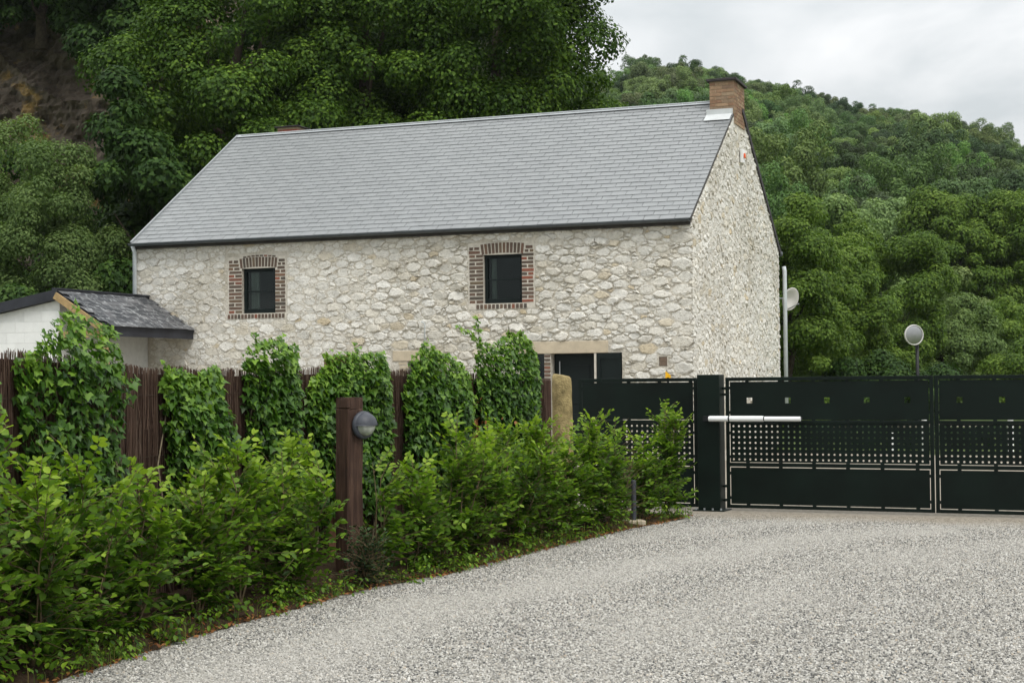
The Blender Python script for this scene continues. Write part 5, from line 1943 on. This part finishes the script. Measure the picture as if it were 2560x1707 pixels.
for i, (x, y, zc_, rd, mt_, lb) in enumerate(BUSH):
    tree('bushy_tree', (x, y, 0), zc_, rd, int(22 * (rd[0] * rd[2]) ** 0.75) + 14, 560, 0.55 if rd[2] < 4.4 else 0.75, 0.105 if y < 75 else 0.15, mt_, 930 + i, lb, BG, r0=0.12, low=-0.95)

# woodland on the hill: prototypes copied tree by tree, the farthest ones as one mass
protos = []
KIND = ['leaf_hill', 'leaf_hill_light', 'leaf_hill_olive', 'leaf_hill', 'leaf_hill_dark', 'leaf_hill_light', 'leaf_hill_dark', 'leaf_hill']
WORD = {'leaf_hill': 'mid-green', 'leaf_hill_light': 'light green', 'leaf_hill_olive': 'olive', 'leaf_hill_dark': 'dark green'}
for k in range(8):
    g_ = np.random.default_rng(960 + k)
    rd = [(2.6, 2.6, 2.7), (3.1, 3.0, 2.5), (2.4, 2.4, 3.1), (2.9, 2.8, 2.9), (3.3, 3.2, 2.8), (2.5, 2.5, 2.5), (3.0, 2.8, 3.4), (3.5, 3.2, 3.1)][k]
    P, N, T, S, Y = crown_arrays(g_, rd, 96, 250, 0.62, 0.165, low=-0.5, fill=0.68, flat=0.85)
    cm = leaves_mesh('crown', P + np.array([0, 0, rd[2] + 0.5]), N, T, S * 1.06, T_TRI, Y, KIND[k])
    tm = trunk_mb(g_, -0.8, rd[2] + 0.5, rd, 0.13, 4).mesh('trunk', 'bark')
    protos.append((cm, tm, rd))
g = np.random.default_rng(61)
placed = np.zeros((0, 4))
tries = 0
while tries < 32000:
    tries += 1
    u = g.uniform(1.6, 12.4)
    v = math.sqrt(g.uniform(0.0004, 1.02))
    x, y, z = hill_pt(u, min(v, 1.0))
    az = x / y
    if az < 0.0 or az > 0.36 or (az < 0.045 and y < 180):
        continue
    sp_ = 4.5 + 0.3 * (y - 80) / 200
    if v > 0.93:
        sp_ = 3.0
    if len(placed) and (np.hypot(placed[:, 0] - x, placed[:, 1] - y) < sp_).any():
        continue
    placed = np.vstack([placed, [x, y, z, v]])
placed = placed[np.argsort(placed[:, 1])]
cut = 300
sources = {}
for i, (x, y, z, v) in enumerate(placed[:cut]):
    kk = int(g.integers(8))
    cm, tm, rd = protos[kk]
    band = ('at the foot of the far wooded hill', 'low on the far wooded hillside', 'halfway up the far wooded hillside')[min(2, int(v * 4.2))]
    wd = WORD[KIND[kk]]
    root = empty('woodland_tree', (x, y, z), g.uniform(0, 6.28), '%s round-crowned tree %s' % (wd, band), 'tree', '%s trees %s' % (wd, band))
    s_ = g.uniform(0.75, 1.2)
    root.scale = (s_, s_, s_ * g.uniform(0.9, 1.25))
    sources[kk] = link('crown', cm, None, root, 'stuff')
    link('trunk', tm, None, root)


def far_wood(pts):
    me = bpy.data.meshes.new('far_woodland')
    me.from_pydata([tuple(q[:3]) for q in pts], [], [])
    o_ = link('far_woodland', me)
    tag(o_, 'distant treetops covering the upper slope and ridge of the hill', 'woodland', kind='stuff')
    ng = bpy.data.node_groups.new('woodland_scatter', 'GeometryNodeTree')
    ng.interface.new_socket('Geometry', in_out='INPUT', socket_type='NodeSocketGeometry')
    ng.interface.new_socket('Geometry', in_out='OUTPUT', socket_type='NodeSocketGeometry')
    NN, lk = ng.nodes, ng.links.new
    gi, go = NN.new('NodeGroupInput'), NN.new('NodeGroupOutput')
    mp = NN.new('GeometryNodeMeshToPoints')
    lk(gi.outputs[0], mp.inputs['Mesh'])
    jn = NN.new('GeometryNodeGeometryToInstance')
    for kk in sorted(sources, reverse=True):
        oi = NN.new('GeometryNodeObjectInfo')
        oi.transform_space = 'ORIGINAL'
        oi.inputs['Object'].default_value = sources[kk]
        lk(oi.outputs['Geometry'], jn.inputs[0])
    rot = NN.new('FunctionNodeRandomValue')
    rot.data_type = 'FLOAT_VECTOR'
    rot.inputs[0].default_value = (0, 0, 0)
    rot.inputs[1].default_value = (0.1, 0.1, 6.28)
    sc = NN.new('FunctionNodeRandomValue')
    sc.data_type = 'FLOAT_VECTOR'
    sc.inputs[0].default_value = (0.85, 0.85, 0.85)
    sc.inputs[1].default_value = (1.3, 1.3, 1.15)
    sc.inputs['Seed'].default_value = 4
    pk = NN.new('FunctionNodeRandomValue')
    pk.data_type = 'INT'
    pk.inputs['Seed'].default_value = 7
    for sk in pk.inputs:
        if sk.type == 'INT' and sk.name == 'Min':
            sk.default_value = 0
        if sk.type == 'INT' and sk.name == 'Max':
            sk.default_value = len(sources) - 1
    ip = NN.new('GeometryNodeInstanceOnPoints')
    ip.inputs['Pick Instance'].default_value = True
    lk(mp.outputs[0], ip.inputs['Points'])
    lk(jn.outputs[0], ip.inputs['Instance'])
    lk([q for q in pk.outputs if q.type == 'INT'][0], ip.inputs['Instance Index'])
    lk(rot.outputs[0], ip.inputs['Rotation'])
    lk(sc.outputs[0], ip.inputs['Scale'])
    lk(ip.outputs[0], go.inputs[0])
    md = o_.modifiers.new('scatter', 'NODES')
    md.node_group = ng


far_wood(placed[cut:])
print('hill trees', len(placed), 'stones', len(itF), len(itG), 'slates', len(cand))

# ------------------------------------------------------------------ thin damp air
hz = MB().box(-120, 260, -30, 420, -2.0, 75.0).mesh('haze')
hm = NT('haze')
pv_ = hm.n.new('ShaderNodeVolumePrincipled')
pv_.inputs['Color'].default_value = (0.93, 0.96, 1.0, 1)
pv_.inputs['Density'].default_value = 0.00011
pv_.inputs['Anisotropy'].default_value = 0.2
hm.l.new(pv_.outputs[0], hm.out.inputs['Volume'])
ho = link('haze', hz, hm.m)
tag(ho, 'thin pale haze over the valley and the far hill', 'haze', kind='stuff')
